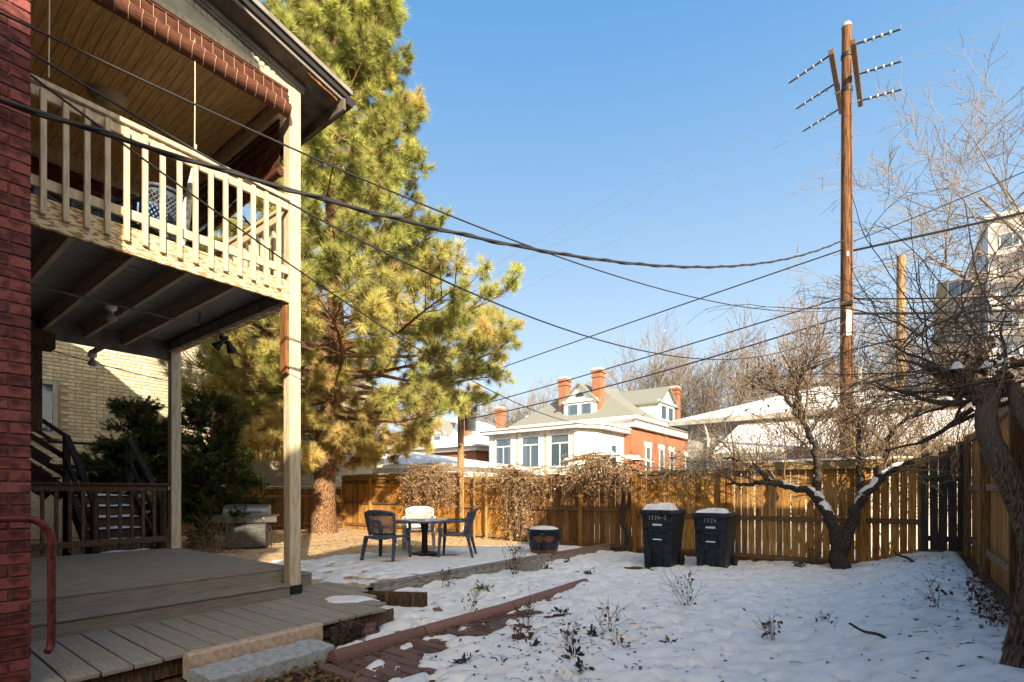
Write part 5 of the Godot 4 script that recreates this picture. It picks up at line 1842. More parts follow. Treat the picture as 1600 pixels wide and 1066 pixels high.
func wheelie_bin(where: Vector3, label: String, number: String, snow: float, k: float) -> void:
	# the front looks along -x
	var t := thing("waste_bin", label, "bin", where, rr(-0.05, 0.05), "waste bins against the back fence")
	var ring := func(y: float, x0: float, x1: float, hw: float, r: float) -> Array:
		var out := []
		for c in [[x0, -hw, PI], [x1, -hw, 1.5 * PI], [x1, hw, 0.0], [x0, hw, 0.5 * PI]]:
			for q in 5:
				var a: float = c[2] + q / 4.0 * PI / 2
				var cx: float = c[0] + (r if c[0] < 0 else -r)
				var cz: float = c[1] + (r if c[1] < 0 else -r)
				out.append(Vector3(cx + cos(a) * r, y * k, cz + sin(a) * r))
		out.append(out[0])
		return out
	var mb := MB.new()
	mb.grid([ring.call(0.0, -0.27, 0.24, 0.235, 0.05), ring.call(0.03, -0.275, 0.25, 0.24, 0.05), ring.call(0.42, -0.315, 0.29, 0.262, 0.05), ring.call(0.72, -0.335, 0.315, 0.278, 0.05), ring.call(0.725, -0.352, 0.325, 0.290, 0.05), ring.call(1.0, -0.372, 0.345, 0.302, 0.05), ring.call(1.0, -0.33, 0.30, 0.26, 0.05)], true)
	part("body", mb, M.bin, t)
	# flared cheeks at the foot, the lifting pocket between them
	for s in [-1.0, 1.0]:
		mb = MB.new()
		mb.prism(PackedVector3Array([Vector3(-0.335, 0.0, s * 0.245), Vector3(-0.335, 0.0, s * 0.135), Vector3(-0.352, 0.36 * k, s * 0.11), Vector3(-0.358, 0.46 * k, s * 0.17), Vector3(-0.362, 0.68 * k, s * 0.18), Vector3(-0.362, 0.72 * k, s * 0.27)]), Vector3(0.07, 0, 0))
		part("front_cheek", mb, M.bin, t)
	mb = MB.new()
	mb.box(Vector3(-0.356, 0.66 * k, -0.175), Vector3(-0.30, 0.72 * k, 0.175), 0.006)
	mb.box(Vector3(-0.346, 0.50 * k, -0.17), Vector3(-0.29, 0.66 * k, -0.095), 0.006)
	mb.box(Vector3(-0.346, 0.50 * k, 0.095), Vector3(-0.29, 0.66 * k, 0.17), 0.006)
	part("pocket", mb, M.bin, t)
	put("lift_bar", bx(0.022, 0.022, 0.17, 0.006), M.paint_white, t, at(Vector3(-0.352, 0.525 * k, 0)))
	# printed strip too small to read: a row of short white marks
	mb = MB.new()
	var z := 0.085
	while z > -0.075:
		var w := rr(0.012, 0.02)
		mb.box(Vector3(-0.3615, 0.775 * k, z - w), Vector3(-0.355, 0.81 * k, z))
		z -= w + 0.004
	part("printed_strip", mb, M.paint_white, t)
	digits(number, M.chalk, t, Vector3(-0.372, 0.885 * k, -0.16 if number.length() > 4 else -0.11), Vector3(0, 0, 1), Vector3(-0.07, 1, 0).normalized(), 0.075)
	# lid, sloping up to the hinge, with a lip
	mb = MB.new()
	var y := 1.0 * k
	mb.grid([ring.call((y - 0.02) / k, -0.405, 0.37, 0.325, 0.06), ring.call((y + 0.035) / k, -0.41, 0.375, 0.33, 0.06), ring.call((y + 0.06) / k, -0.38, 0.35, 0.30, 0.05), ring.call((y + 0.085) / k, -0.25, 0.28, 0.22, 0.05), ring.call((y + 0.10) / k, -0.05, 0.1, 0.05, 0.02)], true)
	part("lid", mb, M.bin, t)
	for s in [-1.0, 1.0]:
		mb = MB.new()
		var tyre := PackedVector3Array()
		for q in 17:
			var a := TAU * q / 16.0
			tyre.append(Vector3(0.20 + cos(a) * 0.09, 0.11 + sin(a) * 0.09, s * 0.285))
		mb.tube(tyre, taper(17, 0.024, 0.024), 6, false)
		mb.tube(PackedVector3Array([Vector3(0.20, 0.11, s * 0.265), Vector3(0.20, 0.11, s * 0.30)]), taper(2, 0.08, 0.08), 14)
		part("wheel", mb, M.black, t)
	mb = MB.new()
	mb.tube(PackedVector3Array([Vector3(0.40, 0.97 * k, -0.28), Vector3(0.40, 0.97 * k, 0.28)]), taper(2, 0.018, 0.018), 8)
	part("handle", mb, M.bin, t)
	mb = MB.new()
	var hole := 0.9 if snow < 0.06 else 0.0
	snow_sheet(mb, -0.395, 0.30, -0.315, 0.315, 0.02, func(a, b): return y + 0.04 + 0.055 * sstep(0.33, 0.1, maxf(absf(a + 0.02), absf(b))), func(a, b):
		var e := sstep(0.325, 0.24, absf(b)) * sstep(-0.40, -0.33, a) * sstep(0.30, 0.15, a)
		var n := fine.get_noise_2d(a * 4.0 + where.x, b * 4.0)
		return -0.012 + (snow * (1.0 + 0.6 * n) + 0.012) * e - hole * 0.09 * sstep(0.18, 0.35, n) * sstep(-0.30, -0.2, a) - 0.10 * sstep(-0.12, -0.22, b + 0.3 * n) * sstep(-0.1, 0.0, a - 0.3 * n))
	part("snow_cap", mb, M.snow, t)


func pine() -> void:
	rng.seed = 90211
	var t := thing("pine_tree", "tall sunlit pine with long yellow-green needles behind the porch", "tree", P(8.93, 0.1, 14.06))
	var off := -t.position
	var right := Vector3(0.6083, 0, 0.7937)
	var axis := func(y: float) -> Vector3:
		var s := 0.0
		if y < 2.9:
			s = 0.02 * y
		elif y < 5.45:
			s = lerpf(0.05, 0.43, (y - 2.9) / 2.55)
		elif y < 9.9:
			s = lerpf(0.43, 0.25, (y - 5.45) / 4.45)
		else:
			s = lerpf(0.25, 0.5, (y - 9.9) / 8.0)
		return P(8.93, y, 14.06) + right * s + off
	var mb := MB.new()
	var path := PackedVector3Array()
	var rad := PackedFloat32Array()
	var y := -0.15
	while y < 17.8:
		path.append(axis.call(y))
		rad.append((0.30 + 0.15 * exp(-maxf(y, 0.0) * 1.6)) * pow(1.0 - y / 18.6, 0.75) + 0.02)
		y += 0.12
	mb.tube(path, rad, 26, true, 0.07, 2)
	part("trunk", mb, M.pine_bark, t)
	# a tuft of long needles round a short shoot
	var tuft := MB.new()
	for i in 84:
		var up := rr(0.0, 0.12)
		var ang := i * 2.39996
		var lean := rr(0.45, 1.25) * (1.15 - up * 3.0)
		var d := Vector3(cos(ang) * sin(lean), cos(lean), sin(ang) * sin(lean))
		var base := Vector3(0, up, 0)
		var side := d.cross(rdir()).normalized() * 0.0052
		var k := rr(0.75, 1.25)
		tuft.col = Color(k, k, k)
		tuft.tri(base - side, base + side, base + d * rr(0.17, 0.28) - Vector3(0, 0.012, 0))
	var wood := MB.new()
	var xfs := []
	var cols := []
	var reach := [[2.1, 2.6], [3.4, 4.2], [4.5, 5.7], [5.6, 6.2], [6.6, 5.7], [7.8, 4.6], [9.0, 3.9], [9.9, 3.8], [11.2, 3.3], [12.4, 3.0], [14.0, 2.6], [15.3, 2.1], [16.6, 1.5], [17.8, 0.5]]
	var boughs := 104
	var low := 28
	for i in boughs + low:
		var f := (i + 0.5) / boughs
		var by := lerpf(2.5, 17.6, pow(f, 0.92))
		if i >= boughs:
			by = lerpf(2.2, 6.4, (i - boughs + 0.5) / low)
		var L := 1.0
		for k in reach.size() - 1:
			if by >= reach[k][0] and by < reach[k + 1][0]:
				L = lerpf(reach[k][1], reach[k + 1][1], (by - reach[k][0]) / (reach[k + 1][0] - reach[k][0]))
		L *= rr(0.72, 1.04) if i < boughs else rr(0.45, 0.85)
		var az := i * 2.39996 + rr(-0.3, 0.3)
		var out := Vector3(cos(az), 0, sin(az))
		# towards the porch the crown is kept short, and low on the porch side too
		if out.dot(-right) > 0.5 and by > 5.5:
			L *= 0.78
		var rise := lerpf(-0.22, 0.42, sstep(3.0, 12.0, by)) + rr(-0.08, 0.08)
		var p: Vector3 = axis.call(by)
		var pts := PackedVector3Array([p])
		var d := (out + Vector3.UP * rise).normalized()
		var n := 7
		for k in n:
			d = (d + rdir() * 0.13 + Vector3.UP * (0.05 + 0.05 * k / n)).normalized()
			p += d * L / n
			pts.append(p)
		var r0 := 0.022 + 0.011 * L
		wood.tube(pts, taper(pts.size(), r0, 0.010), 6, false)
		var dead := sstep(6.3, 2.6, by + rr(-1.3, 1.3))
		var bare := (0.42 if by < 6.0 else (0.34 if by < 9.0 else 0.22)) if i < boughs else 0.3
		var subs := int(L * 3.0) + 3
		for s in subs:
			var u := lerpf(bare, 1.0, (s + rng.randf()) / subs)
			var ki := mini(int(u * n), n - 1)
			var q := pts[ki].lerp(pts[ki + 1], u * n - ki)
			var dir := (pts[ki + 1] - pts[ki]).normalized()
			var side := dir.cross(Vector3.UP).normalized() * (1.0 if s % 2 else -1.0)
			var sd := (dir * rr(0.5, 0.9) + side * rr(0.4, 1.0) + Vector3.UP * rr(-0.25, 0.55)).normalized()
			var sl := clampf(L * 0.32 * (1.25 - u * 0.75), 0.34, 1.45) * rr(0.7, 1.2)
			var m := q + sd * sl * 0.5
			sd = (sd + Vector3.UP * (0.5 if dead < 0.5 else 0.0)).normalized()
			var e := m + sd * sl * 0.5
			wood.tube(PackedVector3Array([q, m, e]), PackedFloat32Array([0.014, 0.010, 0.006]), 4, false)
			# bare side twigs low in the crown
			if by < 7.0:
				for w in 3:
					var z := q.lerp(m, rng.randf())
					wood.tube(PackedVector3Array([z, z + (rdir() + sd) * 0.16, z + (rdir() * 0.8 + sd) * 0.36]), PackedFloat32Array([0.006, 0.004, 0.003]), 3, false)
				if rng.randf() < 0.22:
					continue
			var clump := rr(0.7, 1.25)
			var brown := clampf(dead + rr(-0.45, 0.2) + (0.5 if rng.randf() < 0.08 else 0.0), 0.0, 0.9)
			var many := int(rr(9.0, 15.0))
			for w in many:
				var g := 1.0 - 0.55 * pow(rng.randf(), 1.6)
				var at_p := (q.lerp(m, g * 2.0) if g < 0.5 else m.lerp(e, g * 2.0 - 1.0))
				var spread := rdir()
				var td := (sd * 0.8 + spread * 0.9 + Vector3.UP * (0.3 - 0.5 * dead)).normalized()
				if w > 1:
					at_p += td * rr(0.04, 0.20)
				xfs.append(aligned(td, at_p, rr(0.75, 1.25), rr(0, TAU)))
				var k := clump * rr(0.75, 1.25)
				cols.append(Color(lerpf(0.385, 0.58, brown) * k, lerpf(0.41, 0.43, brown) * k, lerpf(0.12, 0.16, brown) * k))
	part("boughs", wood, M.pine_bark, t)
	multi("needles", tuft.mesh(), M.needle, xfs, cols, t)


func junipers() -> void:
	var spray := MB.new()
	for i in 22:
		var s := i / 22.0
		var side := 1.0 if i % 2 else -1.0
		var base := Vector3(0, s * 0.2, 0)
		var d := Vector3(side * rr(0.5, 0.9), rr(0.5, 1.0), rr(-0.35, 0.35)).normalized()
		var k := rr(0.7, 1.3)
		spray.col = Color(k, k, k)
		var w := d.cross(rdir()).normalized() * 0.008
		spray.tri(base - w, base + w, base + d * 0.085 * (1.2 - s * 0.5))
	spray.tri(Vector3(-0.003, 0, 0), Vector3(0.003, 0, 0), Vector3(0, 0.26, 0))
	var sm := spray.mesh()
	for q in [[5.1, 12.5, 3.55, 1.4, "dark evergreen bush behind the grill, with sunlit tips"], [3.95, 13.6, 3.3, 1.3, "dark evergreen bush behind the porch post, in front of buff wall"]]:
		var t := thing("evergreen_bush", q[4], "bush", P(q[0], 0, q[1]), 0.0, "dark evergreens by the buff wall")
		var mb := MB.new()
		var xfs := []
		var cols := []
		mb.tube(PackedVector3Array([Vector3.ZERO, Vector3(0.03, q[2] * 0.5, 0.02), Vector3(0.0, q[2] * 0.97, 0.0)]), PackedFloat32Array([0.08, 0.05, 0.01]), 7)
		for i in 120:
			var y = pow(rng.randf(), 0.8) * q[2] * 0.95 + 0.1
			var L: float = q[3] * pow(clampf(1.02 - y / q[2], 0.0, 1.0), 0.65) * rr(0.45, 1.15) + 0.12
			var az := i * 2.39996
			var d := Vector3(cos(az), rr(0.15, 0.6), sin(az)).normalized()
			var p := Vector3(0, y, 0)
			var e := p + d * L + Vector3(0, -0.06 * L, 0)
			mb.tube(PackedVector3Array([p, (p + e) / 2.0 + Vector3(0, 0.05, 0), e]), PackedFloat32Array([0.014, 0.009, 0.004]), 4, false)
			for k in int(8 + L * 22):
				var u := 1.0 - 0.85 * pow(rng.randf(), 1.5)
				var td := (d + rdir() * 0.7 + Vector3(0, 0.1, 0)).normalized()
				xfs.append(aligned(td, p.lerp(e, u) + rdir() * 0.08, rr(0.8, 1.3), rr(0, TAU)))
				var g := rr(0.6, 1.4)
				cols.append(Color(0.055 * g, 0.075 * g, 0.022 * g) if rng.randf() > 0.06 else Color(0.14 * g, 0.08 * g, 0.03 * g))
		part("stems", mb, M.twig, t)
		multi("foliage", sm, M.needle, xfs, cols, t)
	# dry twiggy shrub under them
	var sh := thing("dry_shrub", "tangle of dry bare stems between the porch post and the grill", "shrub", P(4.35, 0.1, 11.1))
	var tw := MB.new()
	for i in 42:
		grow(tw, Vector3(rr(-0.5, 0.5), 0, rr(-0.4, 0.4)), Vector3(rr(-0.7, 0.7), rr(0.5, 1.2), rr(-0.7, 0.7)), rr(0.4, 0.95), 0.008, 1, {"bend": 0.3, "kids": 4, "rmin": 0.004, "up": -0.06})
	part("stems", tw, M.twig_tan, sh)


# snow lying on top of a limb
func limb_snow(mb: MB, path: PackedVector3Array, r: float, from: float, to: float, sd: float) -> void:
	var n := path.size()
	var rows := []
	for j in 5:
		rows.append([])
	for i in n:
		var f := i / float(n - 1)
		if f < from or f > to:
			continue
		var d := (path[mini(i + 1, n - 1)] - path[maxi(i - 1, 0)]).normalized()
		var x := Vector3.UP.cross(d).normalized()
		var up := d.cross(x).normalized()
		var e := minf(1.0, minf(f - from, to - f) * 9.0) * clampf(0.65 + 1.3 * fine.get_noise_2d(f * 9.0 + sd, sd), 0.0, 1.0)
		for j in 5:
			var ang := lerpf(-1.15, 1.15, j / 4.0)
			var rj: float = r * (0.93 if j == 0 or j == 4 else 1.0) + (0.035 * e if j > 0 and j < 4 else 0.0) - (0.02 if e < 0.1 else 0.0)
			rows[j].append(path[i] + (x * sin(ang) + up * cos(ang)) * rj)
	if rows[0].size() > 1:
		mb.grid(rows)


func yard_tree() -> void:
	rng.seed = 3311
	var t := thing("forked_tree", "bare forked fruit tree with snow on its limbs, before the fence", "tree", P(10.6, 0, 0.92))
	var off := -t.position
	var limbs := {
		"trunk": [[[10.6, -0.05, 0.92], [10.6, 0.12, 0.925], [10.6, 0.36, 0.945], [10.6, 0.64, 0.89]], 0.16, 0.125],
		"left": [[[10.6, 0.40, 0.95], [10.55, 0.70, 0.99], [10.52, 1.016, 1.115], [10.5, 1.387, 1.311], [10.48, 1.48, 1.634], [10.42, 1.625, 2.005], [10.36, 1.871, 2.28], [10.3, 2.071, 2.742]], 0.105, 0.022],
		"up": [[[10.52, 1.32, 1.28], [10.58, 1.844, 1.267], [10.6, 2.304, 1.337], [10.62, 2.66, 1.488], [10.62, 2.932, 1.663], [10.6, 3.315, 1.928]], 0.068, 0.024],
		"up2": [[[10.61, 2.75, 1.54], [10.62, 3.213, 1.56], [10.6, 3.531, 1.508], [10.55, 3.656, 1.258]], 0.05, 0.018],
		"low": [[[10.45, 1.53, 1.80], [10.3, 1.56, 2.1], [10.2, 1.542, 2.359], [10.15, 1.533, 2.70]], 0.05, 0.02],
		"right": [[[10.6, 0.45, 0.90], [10.62, 0.85, 0.76], [10.6, 1.169, 0.669], [10.58, 1.41, 0.507], [10.55, 1.687, 0.27], [10.5, 1.89, -0.066]], 0.105, 0.035],
		"mid": [[[10.6, 1.25, 0.61], [10.65, 1.717, 0.627], [10.68, 2.269, 0.672], [10.7, 2.815, 0.627]], 0.055, 0.022],
		"stub": [[[10.56, 1.55, 0.39], [10.5, 1.8, 0.36]], 0.05, 0.045],
		"far": [[[10.53, 1.72, 0.24], [10.6, 2.24, 0.244], [10.6, 2.543, 0.058], [10.55, 2.73, -0.189]], 0.045, 0.02],
	}
	var snow := MB.new()
	var twigs := MB.new()
	var k := {"bend": 0.22, "kids": 4, "rmin": 0.0042, "up": 0.10, "spread": 0.8, "along": 0.6, "steps": 4, "from": 0.15}
	for key in limbs:
		var pts := []
		for q in limbs[key][0]:
			pts.append(off + P(q[0], q[1], q[2]))
		var path := curve(pts, 0.05)
		for z in path.size():
			path[z] += Vector3(fine.get_noise_2d(z * 0.16, key.length() * 7.0), fine.get_noise_2d(z * 0.16 + 40.0, key.length() * 7.0), fine.get_noise_2d(z * 0.16 + 80.0, key.length() * 7.0)) * 0.055
		var mb := MB.new()
		mb.tube(path, taper(path.size(), limbs[key][1], limbs[key][2]), 14, true, 0.13, key.length())
		part("trunk" if key == "trunk" else "limb", mb, M.tree_bark, t)
		if key == "left":
			limb_snow(snow, path, 0.088, 0.18, 0.46, 1.0)
			limb_snow(snow, path, 0.062, 0.46, 0.72, 5.0)
		if key == "right":
			limb_snow(snow, path, 0.066, 0.40, 0.97, 9.0)
		if key == "trunk":
			continue
		var many := {"left": 13, "up": 16, "up2": 13, "low": 8, "right": 12, "mid": 18, "far": 12, "stub": 2}
		for i in many[key]:
			var f := rr(0.35, 1.0)
			if key == "left":
				f = rr(0.55, 1.0)
			if key == "right":
				f = rr(0.7, 1.0)
			var at_i := mini(int(f * (path.size() - 1)), path.size() - 2)
			var d := (path[at_i + 1] - path[at_i]).normalized()
			grow(twigs, path[at_i], d * 0.6 + rdir() * Vector3(0.5, 0.9, 1.0) + Vector3.UP * 0.45, rr(0.5, 1.25), rr(0.010, 0.02), 2, k)
	part("twigs", twigs, M.twig_tan, t)
	part("limb_snow", snow, M.snow, t)
	# shrivelled leaves still on the end of the high limb
	var leaf := MB.new()
	leaf.tri(Vector3(0, 0, 0), Vector3(0.018, 0.035, 0.008), Vector3(0.0, 0.08, 0.012))
	leaf.tri(Vector3(0, 0, 0), Vector3(0.0, 0.08, 0.012), Vector3(-0.016, 0.04, -0.008))
	var xfs := []
	var cols := []
	for i in 130:
		var c := off + P(10.5, 3.45, 2.2) + Vector3(rr(-0.3, 0.3), rng.randfn(0, 0.32), rng.randfn(0, 0.26))
		xfs.append(aligned(rdir() + Vector3.DOWN, c, rr(0.7, 1.3), rr(0, TAU)))
		var g := rr(0.5, 1.3)
		cols.append(Color(0.075 * g, 0.045 * g, 0.035 * g))
	multi("dead_leaves", leaf.mesh(), M.leaf, xfs, cols, t)
	var tw := MB.new()
	for i in 12:
		grow(tw, off + P(10.6, 3.25, 1.9), Vector3(rr(-0.4, 0.4), rr(-0.2, 1.0), rr(-1.2, -0.1)), rr(0.4, 0.8), 0.012, 1, k)
	part("end_twigs", tw, M.twig, t)


func curled_leaf() -> MB:
	var leaf := MB.new()
	var l := [Vector3(0, 0, 0), Vector3(0.03, 0.03, 0.012), Vector3(0.026, 0.07, -0.006), Vector3(0.0, 0.095, 0.02), Vector3(-0.03, 0.06, -0.012), Vector3(-0.028, 0.025, 0.015)]
	for i in range(1, 5):
		leaf.tri(l[0], l[i], l[i + 1])
	return leaf


func fence_vines() -> void:
	var t := thing("dead_grapevine", "dead tan grapevine sprawling over the fence behind table and pot", "vine", P(10.9, 0, 8.2))
	var off := -t.position
	var stems := MB.new()
	var leaf := curled_leaf().mesh()
	var xfs := []
	var cols := []
	var snow := MB.new()
	# crest of the vine along the fence, thickness by place
	var crest := func(b: float) -> float:
		return 1.93 + 0.30 * exp(-pow((b - 5.7) / 0.85, 2.0)) + 0.16 * exp(-pow((b - 11.4) / 0.9, 2.0)) + 0.10 * fine.get_noise_2d(b * 0.9, 3.0)
	for i in 360:
		var b := rr(3.7, 12.4)
		if i % 4 == 0:
			b = 5.75 + rng.randfn(0, 0.45)
		elif i % 4 == 1:
			b = 11.3 + rng.randfn(0, 0.5)
		elif i % 4 == 2:
			b = 8.2 + rng.randfn(0, 0.4)
		var y: float = crest.call(b) - absf(rng.randfn(0, 0.16))
		var p := P(11.0 - absf(rng.randfn(0, 0.28)), y, b)
		var pts := PackedVector3Array([p + off])
		var d := Vector3(rr(-0.8, 0.5), rr(-0.3, 0.3), rr(-1, 1) * 1.2).normalized()
		for k in 8:
			d = (d + rdir() * 0.45 + Vector3.DOWN * rr(0.0, 0.10)).normalized()
			p += d * rr(0.08, 0.16)
			p.y = minf(p.y, crest.call(-p.z) + 0.12)
			pts.append(p + off)
		stems.tube(pts, taper(pts.size(), rr(0.006, 0.013), 0.003), 4, false)
		for w in 8:
			var q := pts[rng.randi() % pts.size()] + rdir() * 0.05
			xfs.append(aligned(rdir() + Vector3.DOWN * 0.7, q, rr(0.32, 0.78), rr(0, TAU)))
			var g := rr(0.55, 1.35)
			cols.append(Color(0.36 * g, 0.235 * g, 0.13 * g))
	# hanging curtains
	for z in [[10.5, 12.5, 0.85, 230, 0.9], [7.75, 8.55, 0.10, 120, 0.4], [5.0, 6.5, 1.35, 130, 0.5]]:
		for i in z[3]:
			var b := rr(z[0], z[1])
			var p := P(11.0 - absf(rng.randfn(0, 0.2)), crest.call(b) - rr(0.0, 0.3), b)
			var low: float = lerpf(z[2], 1.9, pow(rng.randf(), 1.4))
			var pts := PackedVector3Array([p + off])
			var n := 9
			var step: float = (p.y - low) / n
			for k in n:
				p += Vector3(rr(-0.07, 0.06), -step, rr(-0.09, 0.09) * z[4] * 1.4)
				p.x = minf(p.x, 11.03)
				pts.append(p + off)
			stems.tube(pts, taper(pts.size(), rr(0.005, 0.010), 0.003), 4, false)
			for w in 9:
				xfs.append(aligned(rdir() + Vector3.DOWN, pts[rng.randi() % pts.size()] + rdir() * 0.06, rr(0.32, 0.78), rr(0, TAU)))
				var g := rr(0.6, 1.4)
				cols.append(Color(0.36 * g, 0.235 * g, 0.13 * g))
	part("stems", stems, M.twig_tan, t)
	multi("dry_leaves", leaf, M.leaf, xfs, cols, t)
	# old main stems
	for q in [[5.02, 0.055], [5.12, 0.04], [8.15, 0.035], [8.02, 0.03]]:
		var mb := MB.new()
		var pts := []
		for k in 9:
			pts.append(off + P(10.82 + 0.05 * sin(k * 1.9 + q[0]), -0.05 + 0.245 * k, q[0] + 0.07 * sin(k * 1.3 + q[1] * 60.0)))
		var path := curve(pts, 0.06)
		mb.tube(path, taper(path.size(), q[1], q[1] * 0.6), 9, true, 0.15, 4)
		part("main_stem", mb, M.tree_bark, t)
	snow_sheet(snow, 10.62 + off.x, 11.12 + off.x, 4.3 - off.z * -1.0 * 0.0 - 8.2, 6.9 - 8.2, 0.03, func(_a, b): return crest.call(b + 8.2) + 0.10, func(a, b):
		var e := sstep(-0.28, -0.12, a) * sstep(0.22, 0.1, a) * sstep(-3.9, -3.4, b) * sstep(-1.3, -1.7, b)
		return -0.03 + 0.12 * e * (0.45 + 1.1 * fine.get_noise_2d(a * 5.0, b * 5.0)))
	part("snow_cap", snow, M.snow, t)
	# grey knot of twigs above the bins
	var u := thing("twig_knot", "grey tangle of bare twigs on the fence above the waste bins", "vine", P(11.0, 1.9, 3.5))
	var tw := MB.new()
	for i in 70:
		grow(tw, Vector3(rr(-0.25, 0.1), rr(-0.1, 0.25), rng.randfn(0, 0.35)), Vector3(rr(-0.8, 0.3), rr(-0.35, 0.5), rr(-1, 1)), rr(0.3, 0.8), rr(0.006, 0.012), 1, {"bend": 0.35, "kids": 4, "rmin": 0.004, "up": -0.05})
	part("stems", tw, M.twig_pale, u)


func big_vine() -> void:
	rng.seed = 5150
	var t := thing("twisted_vine", "thick twisted vine trunk with tangled bare shoots at the right edge", "vine", P(3.95, 0.45, -0.45))
	var off := -t.position
	var trunk := [P(3.94, 0.42, -0.46), P(3.92, 0.62, -0.50), P(3.88, 0.86, -0.53), P(3.90, 1.12, -0.54), P(4.02, 1.38, -0.49), P(4.16, 1.60, -0.43), P(4.36, 1.78, -0.40), P(4.60, 1.97, -0.42), P(4.85, 2.10, -0.47)]
	var second := [P(4.02, 0.45, -0.56), P(4.05, 0.9, -0.63), P(4.08, 1.3, -0.64), P(4.2, 1.65, -0.60), P(4.45, 1.92, -0.55), P(4.7, 2.1, -0.56)]
	var third := [P(4.55, 1.95, -0.42), P(4.62, 2.12, -0.34), P(4.62, 2.22, -0.22), P(4.55, 2.27, -0.1)]
	var fourth := [P(4.8, 2.08, -0.47), P(5.1, 2.22, -0.55), P(5.6, 2.32, -0.6), P(6.2, 2.38, -0.6)]
	var i := 0
	for q in [[trunk, 0.064, 0.055], [second, 0.042, 0.034], [third, 0.045, 0.022], [fourth, 0.055, 0.03]]:
		var path := curve(q[0].map(func(p): return p + off), 0.03)
		var mb := MB.new()
		mb.tube(path, taper(path.size(), q[1], q[2]), 18, true, 0.13, i + 1)
		part("trunk" if i == 0 else "old_stem", mb, M.vine_bark, t)
		i += 1
	# heavy crooked branches of the crown
	var crown := MB.new()
	var thin := MB.new()
	var fine_tw := MB.new()
	for j in 22:
		var p := P(4.85 + rr(-0.35, 0.8), 2.12 + rr(-0.12, 0.2), -0.47 + rr(-0.2, 0.15))
		var pts := []
		var d := Vector3(rr(-0.8, 0.6), rr(-0.2, 0.5), rr(-1.0, 0.5)).normalized()
		for s in 6:
			pts.append(p + off)
			d = (d + rdir() * 0.5).normalized()
			p += d * 0.13
		var path := curve(pts, 0.05)
		crown.tube(path, taper(path.size(), rr(0.010, 0.024), 0.006), 8, true, 0.12, j)
	# long whips: trailing level over the yard, some straight up
	for j in 130:
		var along := pow(rng.randf(), 1.3)
		var p := P(4.6 + along * 4.0, 2.22 + rr(-0.12, 0.45) + 0.3 * along, -0.40 + rr(-0.25, 0.45))
		var d := Vector3(rr(-1.0, 0.6), rr(-0.05, 0.35), rr(-1.0, 0.35)).normalized()
		var L := rr(0.6, 1.7)
		var up := j % 5 == 0
		if up:
			d = Vector3(rr(-0.4, 0.3), 1.0, rr(-0.7, 0.2)).normalized()
			L = rr(0.5, 1.5)
		var pts := PackedVector3Array([p + off])
		var swing := rdir() * Vector3(0.16, 0.06, 0.16)
		for s in 11:
			d = (d + rdir() * 0.15 + swing + Vector3.DOWN * (0.02 if not up else -0.03)).normalized()
			p += d * L / 11
			pts.append(p + off)
		thin.tube(pts, taper(12, rr(0.003, 0.0075), 0.0018), 5, false)
		for s in 3:
			var at_i := rng.randi_range(2, 10)
			grow(fine_tw, pts[at_i], rdir() + d, rr(0.15, 0.5), 0.003, 1, {"bend": 0.3, "kids": 4, "rmin": 0.0014, "up": 0.0})
	part("crown_branches", crown, M.vine_bark, t)
	part("whips", thin, M.twig, t)
	part("side_twigs", fine_tw, M.twig, t)
	# dry husks and a little snow caught in the crown
	var xfs := []
	var cols := []
	for j in 90:
		xfs.append(aligned(rdir() + Vector3.DOWN, off + P(4.9 + rng.randfn(0, 0.3), 2.25 + rng.randfn(0, 0.09), -0.42 + rng.randfn(0, 0.13)), rr(0.3, 0.7), rr(0, TAU)))
		var g := rr(0.5, 1.3)
		cols.append(Color(0.20 * g, 0.11 * g, 0.05 * g))
	multi("husks", curled_leaf().mesh(), M.leaf, xfs, cols, t)
	var snow := MB.new()
	for q in [[4.62, 2.235, -0.27, 0.07], [4.88, 2.27, -0.44, 0.06], [5.3, 2.36, -0.56, 0.09]]:
		snow.grid(_snow_pad(off + P(q[0], q[1], q[2]), q[3] * 1.6, q[3], 0.05))
	part("caught_snow", snow, M.snow, t)
	# dried seed pod bunch hanging at the corner
	var pod := thing("hanging_pod", "dry brown seed pod cluster hanging before the dark corner fence", "seed pod", P(7.4, 1.86, -0.42))
	var pm := MB.new()
	for j in 14:
		var a := j * 2.4
		pm.tube(PackedVector3Array([Vector3(0, -0.02 * j, 0), Vector3(cos(a) * 0.03, -0.02 * j - 0.03, sin(a) * 0.03), Vector3(cos(a) * 0.028, -0.02 * j - 0.09, sin(a) * 0.028)]), PackedFloat32Array([0.004, 0.016, 0.003]), 5)
	part("pods", pm, M.twig_tan, pod)
	pm = MB.new()
	pm.tube(PackedVector3Array([Vector3(0, 0, 0), Vector3(-0.2, 0.2, 0.02), Vector3(-0.7, 0.38, 0.0), Vector3(-1.3, 0.45, -0.02)]), taper(4, 0.004, 0.006), 4)
	part("stalk", pm, M.twig, pod)


